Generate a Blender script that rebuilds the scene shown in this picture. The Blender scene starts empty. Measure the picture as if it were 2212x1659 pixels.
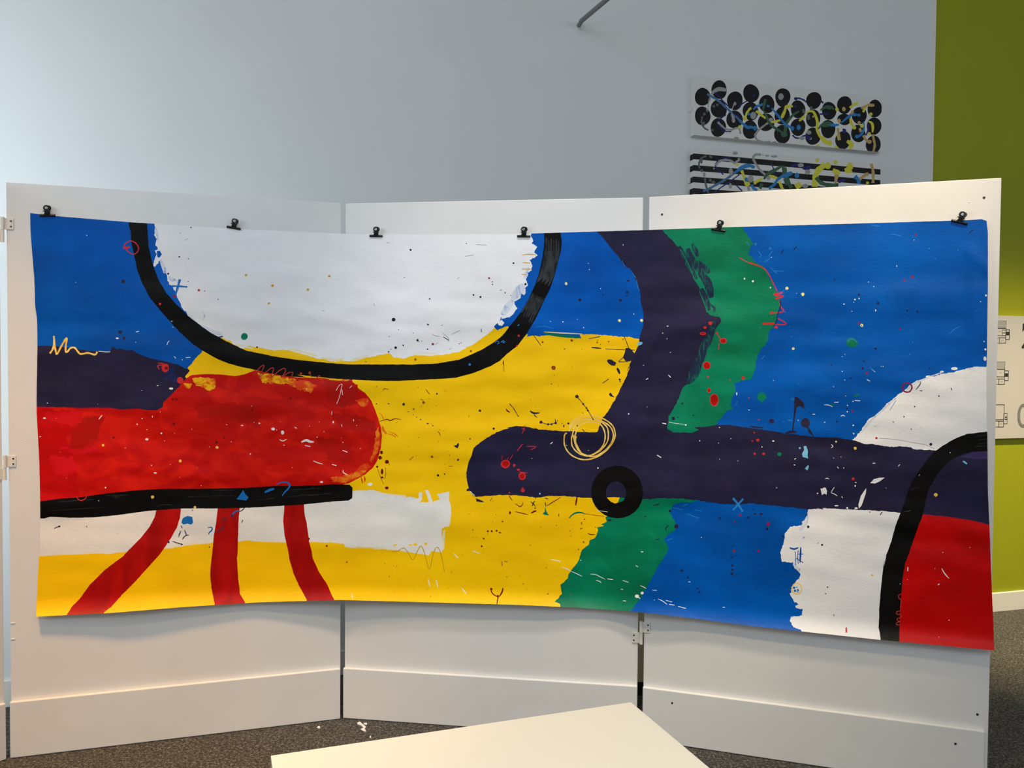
import bpy, bmesh, math, random
import numpy as np
from mathutils import Vector, Matrix, noise
from mathutils.geometry import delaunay_2d_cdt

random.seed(7)
SC = bpy.context.scene
COL = SC.collection
R = math.radians

# ------------------------------------------------------------------ camera
W_PX, H_PX = 2212, 1659
FOC, PITCH, ROLL, CAM_H = 1763.109, -0.027813, 0.007453, 1.48811
cam_d = bpy.data.cameras.new('camera')
cam = bpy.data.objects.new('camera', cam_d)
COL.objects.link(cam)
cam_d.sensor_fit = 'HORIZONTAL'
cam_d.sensor_width = 36.0
cam_d.lens = FOC * 36.0 / W_PX
cam_d.clip_start = 0.05
_c, _s = math.cos(PITCH), math.sin(PITCH)
_cr, _sr = math.cos(ROLL), math.sin(ROLL)
_f = Vector((0, _c, _s)); _u0 = Vector((0, -_s, _c)); _r0 = Vector((1, 0, 0))
_r = _r0 * _cr + _u0 * _sr
_u = _u0 * _cr - _r0 * _sr
_m = Matrix(((_r.x, _u.x, -_f.x), (_r.y, _u.y, -_f.y), (_r.z, _u.z, -_f.z))).to_4x4()
_m.translation = Vector((0, 0, CAM_H))
cam.matrix_world = _m
SC.camera = cam

def view_ray(px, py):
    """direction (not normalised, forward part about FOC) of the sight line measured at a pixel of the photograph"""
    return _r * (px - W_PX / 2) - _u * (py - H_PX / 2) + _f * FOC

def on_plane(px, py, y0, k):
    """point where the sight line meets the vertical plane y = y0 + k x"""
    d = view_ray(px, py)
    t = y0 / (d.y - k * d.x)
    return Vector((0, 0, CAM_H)) + d * t

# ------------------------------------------------------------------ view + light
SC.view_settings.view_transform = 'Standard'
SC.view_settings.look = 'None'
SC.view_settings.gamma = 1.0
SC.view_settings.use_curve_mapping = False
SC.view_settings.exposure = 0.0

world = bpy.data.worlds.new('world')
SC.world = world
world.use_nodes = True
world.node_tree.nodes['Background'].inputs[0].default_value = (0.88, 0.94, 1.0, 1)
world.node_tree.nodes['Background'].inputs[1].default_value = 0.40

def look_at(o, target):
    d = Vector(target) - Vector(o.location)
    o.rotation_euler = d.to_track_quat('-Z', 'Y').to_euler()

def area_light(name, loc, target, sx, sy, power, color, spread=180):
    l = bpy.data.lights.new(name, 'AREA')
    l.shape = 'RECTANGLE'; l.size = sx; l.size_y = sy
    l.energy = power; l.color = color; l.spread = R(spread)
    o = bpy.data.objects.new(name, l); COL.objects.link(o)
    o.location = loc; look_at(o, target)
    return o

def spot_light(name, loc, target, angle, power, color, radius=0.06, blend=0.8):
    l = bpy.data.lights.new(name, 'SPOT')
    l.spot_size = R(angle); l.spot_blend = blend
    l.energy = power; l.color = color; l.shadow_soft_size = radius
    o = bpy.data.objects.new(name, l); COL.objects.link(o)
    o.location = loc; look_at(o, target)
    return o

WARM = (1.0, 0.80, 0.56)
COOL = (0.74, 0.88, 1.0)
# daylight entering by the tall window of the left wall
area_light('window_daylight', (-3.6, 2.0, 1.85), (-0.9, 4.0, 2.1), 1.5, 2.2, 86, (0.84, 0.93, 1.0))
# soft daylight from the glazed side of the hall, on the left
area_light('foyer_daylight', (-3.6, -0.4, 3.1), (0.3, 3.3, 1.9), 2.2, 1.8, 80, (0.76, 0.93, 1.0))
# ceiling downlights and added fill lights
spot_light('downlight_table', (0.3, 1.1, 4.2), (0.12, 1.6, 0.73), 66, 290, (1.0, 0.79, 0.47), 0.12)
spot_light('downlight_left', (-1.70, 1.60, 4.4), (-1.70, 2.12, 0.0), 53, 680, (1.0, 0.50, 0.13), 0.2)
spot_light('downlight_middle', (0.05, 1.9, 4.45), (0.05, 3.1, 1.8), 38, 235, (1.0, 0.95, 0.93), 0.13, 1.0)
spot_light('downlight_right', (1.5, 1.6, 4.45), (1.26, 2.9, 2.18), 32, 520, (1.0, 0.77, 0.48), 0.13, 1.0)
spot_light('upper_left_fill', (-1.6, 1.5, 4.45), (-1.1, 3.0, 1.7), 38, 75, (0.75, 0.85, 1.0), 0.13, 1.0)  # added cool fill for the upper left panel, no known fixture
spot_light('downlight_green_wall', (3.25, 3.45, 4.3), (3.2, 4.6, 0.0), 40, 1400, (1.0, 0.80, 0.46), 0.10, 0.9)
area_light('overhead_fill', (0.8, -1.5, 4.4), (0.3, 3.0, 1.0), 3.0, 2.0, 88, (0.80, 0.90, 1.0))  # added broad overhead fill, not a known lamp
area_light('right_fill', (4.5, 0.5, 3.2), (0.8, 3.5, 1.6), 2.0, 2.0, 20, (0.80, 0.90, 1.0))  # added weak fill from the right, no known source there

# ------------------------------------------------------------------ helpers
def srgb(r, g, b):
    out = []
    for v in (r, g, b):
        v = v / 255.0
        out.append(v / 12.92 if v <= 0.04045 else ((v + 0.055) / 1.055) ** 2.4)
    return tuple(out) + (1.0,)

def material(name, col, rough=0.5, col2=None, scale=4.0, lo=0.4, hi=0.65, stretch=(1, 1, 1),
             bump=0.0, bscale=60.0, bstretch=(1, 1, 1), metal=0.0, spec=0.5, detail=4.0, distort=0.0):
    m = bpy.data.materials.new(name)
    m.use_nodes = True
    nt = m.node_tree; n = nt.nodes; L = nt.links
    b = n['Principled BSDF']
    b.inputs['Base Color'].default_value = col
    b.inputs['Roughness'].default_value = rough
    b.inputs['Metallic'].default_value = metal
    b.inputs['Specular IOR Level'].default_value = spec
    tc = n.new('ShaderNodeTexCoord')
    if col2 is not None:
        mp = n.new('ShaderNodeMapping'); mp.inputs['Scale'].default_value = stretch
        L.new(tc.outputs['Object'], mp.inputs['Vector'])
        nz = n.new('ShaderNodeTexNoise'); nz.inputs['Scale'].default_value = scale
        nz.inputs['Detail'].default_value = detail; nz.inputs['Distortion'].default_value = distort
        L.new(mp.outputs['Vector'], nz.inputs['Vector'])
        cr = n.new('ShaderNodeValToRGB')
        cr.color_ramp.elements[0].position = lo; cr.color_ramp.elements[0].color = col
        cr.color_ramp.elements[1].position = hi; cr.color_ramp.elements[1].color = col2
        L.new(nz.outputs['Fac'], cr.inputs['Fac'])
        L.new(cr.outputs['Color'], b.inputs['Base Color'])
    if bump > 0:
        mp2 = n.new('ShaderNodeMapping'); mp2.inputs['Scale'].default_value = bstretch
        L.new(tc.outputs['Object'], mp2.inputs['Vector'])
        n2 = n.new('ShaderNodeTexNoise'); n2.inputs['Scale'].default_value = bscale
        n2.inputs['Detail'].default_value = 3
        L.new(mp2.outputs['Vector'], n2.inputs['Vector'])
        bp = n.new('ShaderNodeBump'); bp.inputs['Strength'].default_value = bump
        bp.inputs['Distance'].default_value = 0.002
        L.new(n2.outputs['Fac'], bp.inputs['Height'])
        L.new(bp.outputs['Normal'], b.inputs['Normal'])
    return m

def link_mesh(name, bm, mats, parent=None, smooth=False):
    me = bpy.data.meshes.new(name)
    bm.normal_update()
    bm.to_mesh(me); bm.free()
    o = bpy.data.objects.new(name, me)
    COL.objects.link(o)
    for m in (mats if isinstance(mats, (list, tuple)) else [mats]):
        me.materials.append(m)
    if smooth:
        for p in me.polygons: p.use_smooth = True
    if parent is not None: o.parent = parent
    return o

def empty(name, loc=(0, 0, 0), rotz=0.0):
    o = bpy.data.objects.new(name, None); COL.objects.link(o)
    o.empty_display_size = 0.1
    o.location = loc; o.rotation_euler = (0, 0, rotz)
    return o

def tag(o, label, cat, group=None):
    o['label'] = label; o['category'] = cat
    if group: o['group'] = group
    return o

def structure(o, label=None):
    o['kind'] = 'structure'
    if label: o['label'] = label
    return o

def add_box(bm, x0, x1, y0, y1, z0, z1, bevel=0.0, M=None):
    r = bmesh.ops.create_cube(bm, size=1.0)
    vs = r['verts']
    bmesh.ops.scale(bm, vec=(x1 - x0, y1 - y0, z1 - z0), verts=vs)
    bmesh.ops.translate(bm, vec=((x0 + x1) / 2, (y0 + y1) / 2, (z0 + z1) / 2), verts=vs)
    if bevel > 0:
        es = list({e for v in vs for e in v.link_edges})
        rb = bmesh.ops.bevel(bm, geom=es, offset=bevel, segments=2, affect='EDGES', profile=0.5)
        vs = rb['verts']
    if M is not None:
        bmesh.ops.transform(bm, matrix=M, verts=list({v for v in vs}))
    return vs

def add_cyl(bm, p0, p1, r, seg=20, r2=None):
    p0, p1 = Vector(p0), Vector(p1)
    d = p1 - p0
    M = Matrix.Translation((p0 + p1) / 2) @ d.to_track_quat('Z', 'Y').to_matrix().to_4x4()
    bmesh.ops.create_cone(bm, cap_ends=True, segments=seg, radius1=r, radius2=r if r2 is None else r2,
                          depth=d.length, matrix=M)

# ------------------------------------------------------------------ materials
M_PANEL = material('white_panel_paint', (0.765, 0.758, 0.74, 1), 0.42, (0.735, 0.728, 0.71, 1), 3.0, bump=0.10, bscale=22, spec=0.35)
M_WALL = material('white_wall_paint', (0.70, 0.715, 0.71, 1), 0.75, (0.675, 0.69, 0.69, 1), 1.2, bump=0.05, bscale=200, spec=0.2)
M_GREEN_WALL = material('green_wall_paint', srgb(148, 153, 20), 0.6, srgb(144, 149, 20), 1.5, bump=0.04, bscale=150, spec=0.25)
M_SKIRT = material('cream_skirting_paint', (0.74, 0.72, 0.66, 1), 0.4)
M_CEIL = material('ceiling_paint', (0.75, 0.75, 0.73, 1), 0.8)
M_METAL = material('painted_hinge_metal', (0.74, 0.72, 0.67, 1), 0.3)
M_STEEL = material('bright_steel', (0.6, 0.6, 0.6, 1), 0.25, metal=1.0)
M_SCREW = material('dark_screw_hole', (0.02, 0.018, 0.015, 1), 0.5)
M_CLIP = material('black_enamel', (0.006, 0.006, 0.006, 1), 0.28)
M_TABLE = material('cream_laminate', (0.86, 0.83, 0.76, 1), 0.35, (0.85, 0.82, 0.745, 1), 2.0, bump=0.02, bscale=300, spec=0.4)
M_TABLE_EDGE = material('table_edge_band', (0.35, 0.32, 0.24, 1), 0.5)
M_TABLE_LEG = material('grey_metal_leg', (0.35, 0.35, 0.36, 1), 0.35, metal=0.6)
M_KHAKI = material('khaki_board', srgb(226, 214, 178), 0.7)
M_BLACK = material('black_plinth_base', (0.008, 0.008, 0.008, 1), 0.6)
M_ROD = material('grey_rod_metal', (0.15, 0.155, 0.16, 1), 0.45)
M_SIGN = material('sign_board', (0.47, 0.455, 0.43, 1), 0.45)
M_INK = material('sign_black_ink', (0.012, 0.012, 0.012, 1), 0.6)
M_INK_GREY = material('sign_grey_ink', (0.16, 0.16, 0.155, 1), 0.6)
M_PLAN_GREY = material('sign_light_grey_ink', (0.30, 0.30, 0.29, 1), 0.6)
M_FRAME = material('window_frame_metal', (0.35, 0.36, 0.37, 1), 0.4, metal=0.4)
M_SCRAP = material('white_scrap', (0.75, 0.75, 0.73, 1), 0.3)

def glass_material():
    m = bpy.data.materials.new('window_glass'); m.use_nodes = True
    n = m.node_tree.nodes; L = m.node_tree.links
    n.clear()
    out = n.new('ShaderNodeOutputMaterial')
    mix = n.new('ShaderNodeMixShader'); mix.inputs[0].default_value = 0.06
    tr = n.new('ShaderNodeBsdfTransparent'); gl = n.new('ShaderNodeBsdfGlossy'); gl.inputs['Roughness'].default_value = 0.02
    L.new(tr.outputs[0], mix.inputs[1]); L.new(gl.outputs[0], mix.inputs[2]); L.new(mix.outputs[0], out.inputs['Surface'])
    return m
M_GLASS = glass_material()

def carpet_material():
    m = bpy.data.materials.new('flecked_carpet'); m.use_nodes = True
    nt = m.node_tree; n = nt.nodes; L = nt.links
    b = n['Principled BSDF']; b.inputs['Roughness'].default_value = 0.95
    b.inputs['Specular IOR Level'].default_value = 0.1
    tc = n.new('ShaderNodeTexCoord')
    nz = n.new('ShaderNodeTexNoise'); nz.inputs['Scale'].default_value = 125; nz.inputs['Detail'].default_value = 5
    nz.inputs['Distortion'].default_value = 1.0
    L.new(tc.outputs['Object'], nz.inputs['Vector'])
    cr = n.new('ShaderNodeValToRGB')
    e = cr.color_ramp.elements
    e[0].position = 0.38; e[0].color = (0.034, 0.032, 0.029, 1)
    e[1].position = 0.64; e[1].color = (0.175, 0.170, 0.155, 1)
    k = e.new(0.52); k.color = (0.070, 0.066, 0.060, 1)
    L.new(nz.outputs['Fac'], cr.inputs['Fac'])
    L.new(cr.outputs['Color'], b.inputs['Base Color'])
    bp = n.new('ShaderNodeBump'); bp.inputs['Strength'].default_value = 0.8; bp.inputs['Distance'].default_value = 0.004
    L.new(nz.outputs['Fac'], bp.inputs['Height']); L.new(bp.outputs['Normal'], b.inputs['Normal'])
    return m
M_CARPET = carpet_material()

# ------------------------------------------------------------------ room shell
WK, WY = 0.28509, 4.05566                       # back wall in plan: y = WY + WK x
WALL_A = math.atan(WK)
WD = Vector((math.cos(WALL_A), math.sin(WALL_A), 0))
WN = Vector((math.sin(WALL_A), -math.cos(WALL_A), 0))   # into the room
W0 = Vector((0, WY, 0))
M_WALLSPACE = Matrix.Translation(W0) @ Matrix.Rotation(WALL_A, 4, 'Z')   # local x along wall, -y into the room
def along(p):
    return (Vector((p.x, p.y, 0)) - W0).dot(WD)
CEIL_H = 4.6
S_GREEN = 2.412 / math.cos(WALL_A)
S_LEFT, S_RIGHT = -3.35, 6.2

def wall_box(name, mat, x0, x1, y0, y1, z0, z1, bevel=0.0):
    bm = bmesh.new(); add_box(bm, x0, x1, y0, y1, z0, z1, bevel)
    o = link_mesh(name, bm, mat); o.matrix_world = M_WALLSPACE
    return o

bm = bmesh.new()
add_box(bm, -6.5, 7.5, -5.0, 7.5, -0.05, 0.0)
structure(link_mesh('floor', bm, M_CARPET), 'dark flecked grey brown carpet floor')
bm = bmesh.new()
add_box(bm, -6.5, 7.5, -5.0, 7.5, CEIL_H, CEIL_H + 0.05)
structure(link_mesh('ceiling', bm, M_CEIL))
structure(wall_box('wall_back', M_WALL, S_LEFT - 0.15, S_GREEN, 0.0, 0.15, 0, CEIL_H), 'tall white wall behind the screen')
structure(wall_box('wall_green', M_GREEN_WALL, S_GREEN, S_RIGHT, 0.003, 0.15, 0, CEIL_H), 'olive green wall on the right')
structure(wall_box('trim_1', M_SKIRT, S_GREEN - 0.006, S_GREEN + 0.004, -0.006, 0.02, 0.115, CEIL_H), 'thin pale strip between white and green wall')
structure(wall_box('baseboard_back', M_SKIRT, S_LEFT, S_GREEN, -0.014, 0.0, 0, 0.115, 0.003))
structure(wall_box('baseboard_green', M_SKIRT, S_GREEN, S_RIGHT, -0.014, 0.003, 0, 0.115, 0.003))
# left wall, standing square to the back wall, with one tall window
bm = bmesh.new()
add_box(bm, S_LEFT - 0.15, S_LEFT, -6.5, -2.35, 0, CEIL_H)
add_box(bm, S_LEFT - 0.15, S_LEFT, -0.45, 0.0, 0, CEIL_H)
add_box(bm, S_LEFT - 0.15, S_LEFT, -2.35, -0.45, 0, 0.5)
add_box(bm, S_LEFT - 0.15, S_LEFT, -2.35, -0.45, 3.1, CEIL_H)
o = link_mesh('wall_left', bm, M_WALL); o.matrix_world = M_WALLSPACE; structure(o)
win = empty('window_1'); structure(win, 'tall side window letting daylight in from the left')
bm = bmesh.new()
for (a0, a1, z0, z1) in ((-2.35, -2.29, .5, 3.1), (-.51, -.45, .5, 3.1), (-2.35, -.45, .5, .56), (-2.35, -.45, 3.04, 3.1), (-1.43, -1.37, .5, 3.1)):
    add_box(bm, S_LEFT - 0.11, S_LEFT - 0.05, a0, a1, z0, z1)
o = link_mesh('window_frame', bm, M_FRAME, win); o.matrix_world = M_WALLSPACE
bm = bmesh.new(); add_box(bm, S_LEFT - 0.083, S_LEFT - 0.077, -2.3, -0.5, .55, 3.05)
o = link_mesh('window_pane', bm, M_GLASS, win); o.matrix_world = M_WALLSPACE

# ------------------------------------------------------------------ folding screen
PANEL_W, PANEL_H, KICK_H, KICK_T, BOARD_T = 1.20497, 2.13, 0.2115, 0.018, 0.03
PANELS = [(-1.85584, 3.00326, 0.29863), (-0.68794, 3.36486, -0.13889), (0.52759, 3.1891, -0.31181)]
_da = 0.925
PANELS.append((-1.873 - PANEL_W * math.cos(_da), 2.992 - PANEL_W * math.sin(_da), _da))   # end panel, mostly out of view
screen = empty('folding_screen', (-0.1, 3.3, 0))
tag(screen, 'white hinged folding display screen standing on the carpet, carrying the long painting', 'room divider')
IDENT = screen.matrix_basis.inverted()

def chips(bm, w, spots):
    for (u, z, r) in spots:
        n = random.randint(5, 8)
        a0 = random.random() * 6
        c = bm.verts.new((u, -0.0016, z))
        ring = [bm.verts.new((u + math.cos(a0 + 6.283 * k / n) * r * random.uniform(.6, 1.3), 0.0004,
                              z + math.sin(a0 + 6.283 * k / n) * r * random.uniform(.6, 1.3))) for k in range(n)]
        for k in range(n):
            bm.faces.new((ring[k], ring[(k + 1) % n], c))

def place_local(o, x, y, a):
    o.parent = screen
    o.matrix_parent_inverse = Matrix.Identity(4)
    o.matrix_basis = IDENT @ Matrix.Translation((x, y, 0)) @ Matrix.Rotation(a, 4, 'Z')

PLAN_TRIM = [(0.0, 0.002), (0.005, 0.0), (0.0, 0.014), (0.0, 0.002)]
for i, (x, y, a) in enumerate(PANELS):
    bm = bmesh.new()
    add_box(bm, 0, PANEL_W, 0, BOARD_T, 0.004, PANEL_H, 0.0022)
    spots = [(random.uniform(.03, PANEL_W - .03), random.choice([random.uniform(1.98, 2.11), random.uniform(.24, .5)]), random.uniform(.0012, .0035)) for _ in range(12)]
    if i == 0: spots += [(0.055, 1.18, .004), (0.26, .43, .006), (0.13, .46, .003), (.41, 2.09, .003)]
    chips(bm, PANEL_W, spots)
    # paint runs and knocks along the panel edge
    for zz in ([.44, .50] if i == 0 else [.5] if i == 2 else []):
        add_box(bm, .001, .016, -0.0022, 0.001, zz, zz + .004, 0.0008)
    o = link_mesh('panel', bm, M_PANEL); place_local(o, x, y, a)
    k0, k1 = PLAN_TRIM[i]
    bm = bmesh.new()
    add_box(bm, k0 - (.006 if i == 1 else 0), PANEL_W - k1, -KICK_T, -0.0003, 0.002, KICK_H, 0.003)
    ko = link_mesh('kick_board', bm, M_PANEL, o)
    # screw holes
    holes = {2: [(PANEL_W - .105, .155, 0), (.115, .165, 0), (PANEL_W - .035, .262, 1), (PANEL_W - .052, 2.065, 1), (.05, 2.06, 1)]}.get(i, [])
    for (u, z, onp) in holes:
        bm = bmesh.new()
        yy = -0.0008 if onp else -KICK_T - 0.0005
        add_cyl(bm, (u, yy + .002, z), (u, yy, z), 0.0042, 14)
        link_mesh('screw_hole', bm, M_SCREW, o)

def hinge(px, py, panel_r, panel_l, up_right=True):
    """two-leaf hinge bridging the gap between the left panel (panel_l) and the right panel (panel_r)"""
    x, y, a = PANELS[panel_r]
    xl, yl, al = PANELS[panel_l]
    d = view_ray(px, py); t = y / d.y
    z = CAM_H + d.z * t
    lx = xl + math.cos(al) * PANEL_W; ly = yl + math.sin(al) * PANEL_W
    mx, my = (x + lx) / 2, (y + ly) / 2
    my -= 0.004
    bm = bmesh.new()
    add_cyl(bm, (mx, my, z - .045), (mx, my, z), 0.0062, 16)
    add_cyl(bm, (mx, my, z + .001), (mx, my, z + .046), 0.0066, 16)
    hb = link_mesh('hinge', bm, M_METAL)
    hb.parent = screen; hb.matrix_parent_inverse = Matrix.Identity(4); hb.matrix_basis = IDENT.copy()
    for (bx, by, ba, sgn, z0, z1) in ((x, y, a, 1, z + .002, z + .044), (lx, ly, al, -1, z - .043, z - .001)):
        bm = bmesh.new()
        M = Matrix.Translation((bx, by, 0)) @ Matrix.Rotation(ba, 4, 'Z')
        x0, x1 = (-.008, .024) if sgn > 0 else (-.022, .008)
        add_box(bm, x0, x1, -0.0034, -0.0006, z0, z1, 0.0009, M)
        lf = link_mesh('hinge_leaf', bm, M_METAL, hb)
        cx = .016 * sgn
        for zz in (z0 + .011, z1 - .011):
            bm = bmesh.new()
            add_cyl(bm, (cx, -0.0030, zz), (cx, -0.0044, zz), 0.0030, 14)
            add_box(bm, cx - .0035, cx + .0035, -0.0052, -0.0046, zz - .0006, zz + .0006, M=Matrix.Translation((cx, 0, zz)) @ Matrix.Rotation(random.uniform(0, 3), 4, 'Y') @ Matrix.Translation((-cx, 0, -zz)))
            bmesh.ops.transform(bm, matrix=M, verts=bm.verts[:])
            for f in bm.faces: f.material_index = 0 if len(f.verts) > 4 or f.calc_area() > 1e-5 else 1
            link_mesh('screw', bm, [M_SCREW, M_SCREW], hb)

hinge(14, 497, 0, 3)
hinge(17, 1010, 0, 3)
hinge(1384, 1367, 2, 1)

# ------------------------------------------------------------------ painting on flat ground: layered shapes -> one mesh
REG = {'a': (0, 380, 3.95), 'b': (540, 400, 3.95), 'c': (1080, 400, 3.95), 'd': (1620, 380, 3.7365),
       'e': (0, 790, 3.95), 'f': (540, 790, 3.95), 'g': (1080, 790, 3.95), 'h': (1620, 790, 3.7365),
       'i': (0, 1200, 3.6143), 'j': (540, 1200, 3.6143), 'k': (1080, 1200, 3.6143), 'l': (1620, 1200, 3.6148),
       'm': (1480, 160, 10.0545), 'n': (1690, 180, 9.617), 'o': (1475, 310, 9.831), 'q': (1470, 150, 4.8087), 'p': (0, 0, 1.0)}

def P(s):
    """'a 10,20 30,40 b 5,5' -> list of points, each letter choosing the patch the following points were measured in"""
    out = []; reg = 'p'
    for tok in s.split():
        if tok in REG: reg = tok; continue
        x, y = tok.split(',')
        ox, oy, k = REG[reg]
        out.append((ox + float(x) / k, oy + float(y) / k))
    return out

def roughen(pts, amp, step=5.0, closed=True):
    out = []
    n = len(pts)
    for i in range(n if closed else n - 1):
        a = pts[i]; b = pts[(i + 1) % n]
        L = math.hypot(b[0] - a[0], b[1] - a[1])
        k = max(1, int(L / step))
        for j in range(k):
            t = j / k
            x = a[0] + (b[0] - a[0]) * t; y = a[1] + (b[1] - a[1]) * t
            v = Vector((x * .11, y * .11, 3.3))
            v2 = Vector((x * .45, y * .45, 8.1))
            v3 = Vector((x * 1.3, y * 1.3, 2.2)); fine = .7 if amp > .8 else .25
            out.append((x + amp * (noise.noise(v) * 1.1 + noise.noise(v2) * .9 + fine * noise.noise(v3)), y + amp * (noise.noise(v + Vector((40, 7, 1))) * 1.1 + noise.noise(v2 + Vector((9, 40, 1))) * .9 + fine * noise.noise(v3 + Vector((5, 9, 2))))))
    return out

def smooth_line(pts, sub=5, closed=False):
    n = len(pts)
    if n < 3: return list(pts)
    out = []
    rng = n if closed else n - 1
    for i in range(rng):
        if closed:
            p0, p1, p2, p3 = pts[i - 1], pts[i], pts[(i + 1) % n], pts[(i + 2) % n]
        else:
            p0, p1, p2, p3 = pts[max(i - 1, 0)], pts[i], pts[i + 1], pts[min(i + 2, n - 1)]
        for j in range(sub):
            t = j / sub
            out.append(tuple(0.5 * ((2 * p1[k]) + (-p0[k] + p2[k]) * t + (2 * p0[k] - 5 * p1[k] + 4 * p2[k] - p3[k]) * t * t
                                    + (-p0[k] + 3 * p1[k] - 3 * p2[k] + p3[k]) * t ** 3) for k in (0, 1)))
    if not closed: out.append(pts[-1])
    return out

class Layers:
    def __init__(self): self.items = []           # (points, material key)
    def poly(self, mat, s, rough=0.5, step=5.0, smooth=0):
        pts = P(s) if isinstance(s, str) else s
        if smooth: pts = smooth_line(pts, smooth, True)
        if rough: pts = roughen(pts, rough, step)
        self.items.append((pts, mat))
    def dot(self, mat, x, y, rx, ry=None, rot=0.0, wob=0.12):
        ry = ry or rx
        n = 7 if max(rx, ry) < 2.0 else 10 if max(rx, ry) < 4 else 20
        a0 = random.random(); a1 = random.random() * 6; a2 = random.random() * 6
        if n == 20: n = 26
        pts = []
        for k in range(n):
            t = a0 + 6.28318 * k / n
            q = 1 + (random.uniform(-wob, wob) if n < 20 else min(wob, .05) * (.6 * math.sin(2 * t + a1) + .4 * math.sin(3 * t + a2)))
            u, v = math.cos(t) * rx * q, math.sin(t) * ry * q
            pts.append((x + u * math.cos(rot) - v * math.sin(rot), y + u * math.sin(rot) + v * math.cos(rot)))
        self.items.append((pts, mat))
    def dots(self, mat, s):
        """'c 564,840,12 ...' : centre and radius in the units of the patch"""
        reg = 'p'
        for tok in s.split():
            if tok in REG: reg = tok; continue
            v = [float(q) for q in tok.split(',')]
            ox, oy, k = REG[reg]
            if mat == 'white' and v[2] < 12: v[2:] = [q * .78 for q in v[2:]]
            self.dot(mat, ox + v[0] / k, oy + v[1] / k, v[2] / k, (v[3] if len(v) > 3 else v[2]) / k)
    def line(self, mat, w, s, sub=4, closed=False, taper=False):
        pts = P(s) if isinstance(s, str) else s
        if isinstance(s, str):
            for tok in s.split():
                if tok in REG: w = w / REG[tok][2]; break
        if mat == 'white' and w < 3: w *= .8
        pts = smooth_line(pts, sub, closed)
        n = len(pts)
        if closed: pts = pts + [pts[0]]; n += 1
        def wid(i):
            if not taper: return w / 2 * (1 + .15 * math.sin(i * 1.7))
            return w / 2 * (0.35 + 0.65 * math.sin(math.pi * (i + .6) / (n + .2)))
        nor = []
        for i in range(n):
            a = pts[max(i - 1, 0)]; b = pts[min(i + 1, n - 1)]
            dx, dy = b[0] - a[0], b[1] - a[1]; L = math.hypot(dx, dy) or 1
            nor.append((-dy / L, dx / L))
        for i in range(n - 1):
            p, q = pts[i], pts[i + 1]
            if math.hypot(p[0] - q[0], p[1] - q[1]) < 0.05: continue
            w0, w1 = wid(i), wid(i + 1)
            self.items.append(([(p[0] + nor[i][0] * w0, p[1] + nor[i][1] * w0), (q[0] + nor[i + 1][0] * w1, q[1] + nor[i + 1][1] * w1),
                                (q[0] - nor[i + 1][0] * w1, q[1] - nor[i + 1][1] * w1), (p[0] - nor[i][0] * w0, p[1] - nor[i][1] * w0)], mat))
    def lines(self, mat, w, *ss, taper=False):
        for s in ss: self.line(mat, w, s, taper=taper)

def area2(p):
    return sum(p[i - 1][0] * p[i][1] - p[i][0] * p[i - 1][1] for i in range(len(p)))

def inside(poly, cx, cy):
    """non-zero winding test of many points against one polygon"""
    wn = np.zeros(len(cx), dtype=np.int32)
    n = len(poly)
    for i in range(n):
        x0, y0 = poly[i - 1]; x1, y1 = poly[i]
        side = (x1 - x0) * (cy - y0) - (cx - x0) * (y1 - y0)
        if y0 <= y1: wn += ((cy >= y0) & (cy < y1) & (side > 0))
        else: wn -= ((cy < y0) & (cy >= y1) & (side < 0))
    return wn != 0

def build_painted(name, outline, layers, base, mats, mapfn, grid, smooth=True, bounds=None):
    """constrained triangulation of all paint shapes; every triangle takes the paint that lies topmost"""
    verts = []; edges = []
    def add_loop(p):
        i0 = len(verts); n = len(p)
        verts.extend(Vector(q) for q in p)
        edges.extend((i0 + k, i0 + (k + 1) % n) for k in range(n))
    add_loop(outline)
    for pts, m in layers.items: add_loop(pts)
    xs = [p[0] for p in outline]; ys = [p[1] for p in outline]
    gx = np.arange(min(xs), max(xs), grid); gy = np.arange(min(ys), max(ys), grid)
    for i, x in enumerate(gx):
        for j, y in enumerate(gy):
            verts.append(Vector((x + random.uniform(-.2, .2) * grid * .3 + .013, y + (grid / 2 if i % 2 else 0) + .017)))
    V, E, F, ov, oe, of = delaunay_2d_cdt(verts, edges, [], 0, 0.004)
    VA = np.array([(v.x, v.y) for v in V]); FA = np.array(F)
    C = VA[FA].mean(axis=1)
    keep = inside(outline, C[:, 0], C[:, 1])
    FA = FA[keep]; C = C[keep]
    keys = list(mats.keys())
    srt = np.argsort(C[:, 0]); cx = C[srt, 0]; cy = C[srt, 1]
    top = np.full(len(C), keys.index(base), dtype=np.int32)
    for pts, m in layers.items:
        px = [q[0] for q in pts]; py = [q[1] for q in pts]
        lo, hi = np.searchsorted(cx, [min(px), max(px)])
        if hi <= lo: continue
        idx = np.nonzero((cy[lo:hi] >= min(py)) & (cy[lo:hi] <= max(py)))[0] + lo
        if len(idx) == 0: continue
        ins = inside(pts, cx[idx], cy[idx])
        top[idx[ins]] = keys.index(m)
    mi = np.empty(len(C), dtype=np.int32); mi[srt] = top
    bm = bmesh.new()
    bv = {}
    for f, k_ in zip(FA.tolist(), mi.tolist()):
        vs = []
        for k in f:
            if k not in bv: bv[k] = bm.verts.new(mapfn(V[k].x, V[k].y))
            vs.append(bv[k])
        try: nf = bm.faces.new(vs)
        except ValueError: continue
        nf.material_index = k_
    bmesh.ops.recalc_face_normals(bm, faces=bm.faces[:])
    s = sum((f.normal.y * f.calc_area()) for f in bm.faces)
    if s > 0: bmesh.ops.reverse_faces(bm, faces=bm.faces[:])
    print('painted', name, len(bm.faces), 'faces', len(layers.items), 'shapes')
    return bm, [mats[k] for k in keys]

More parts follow.
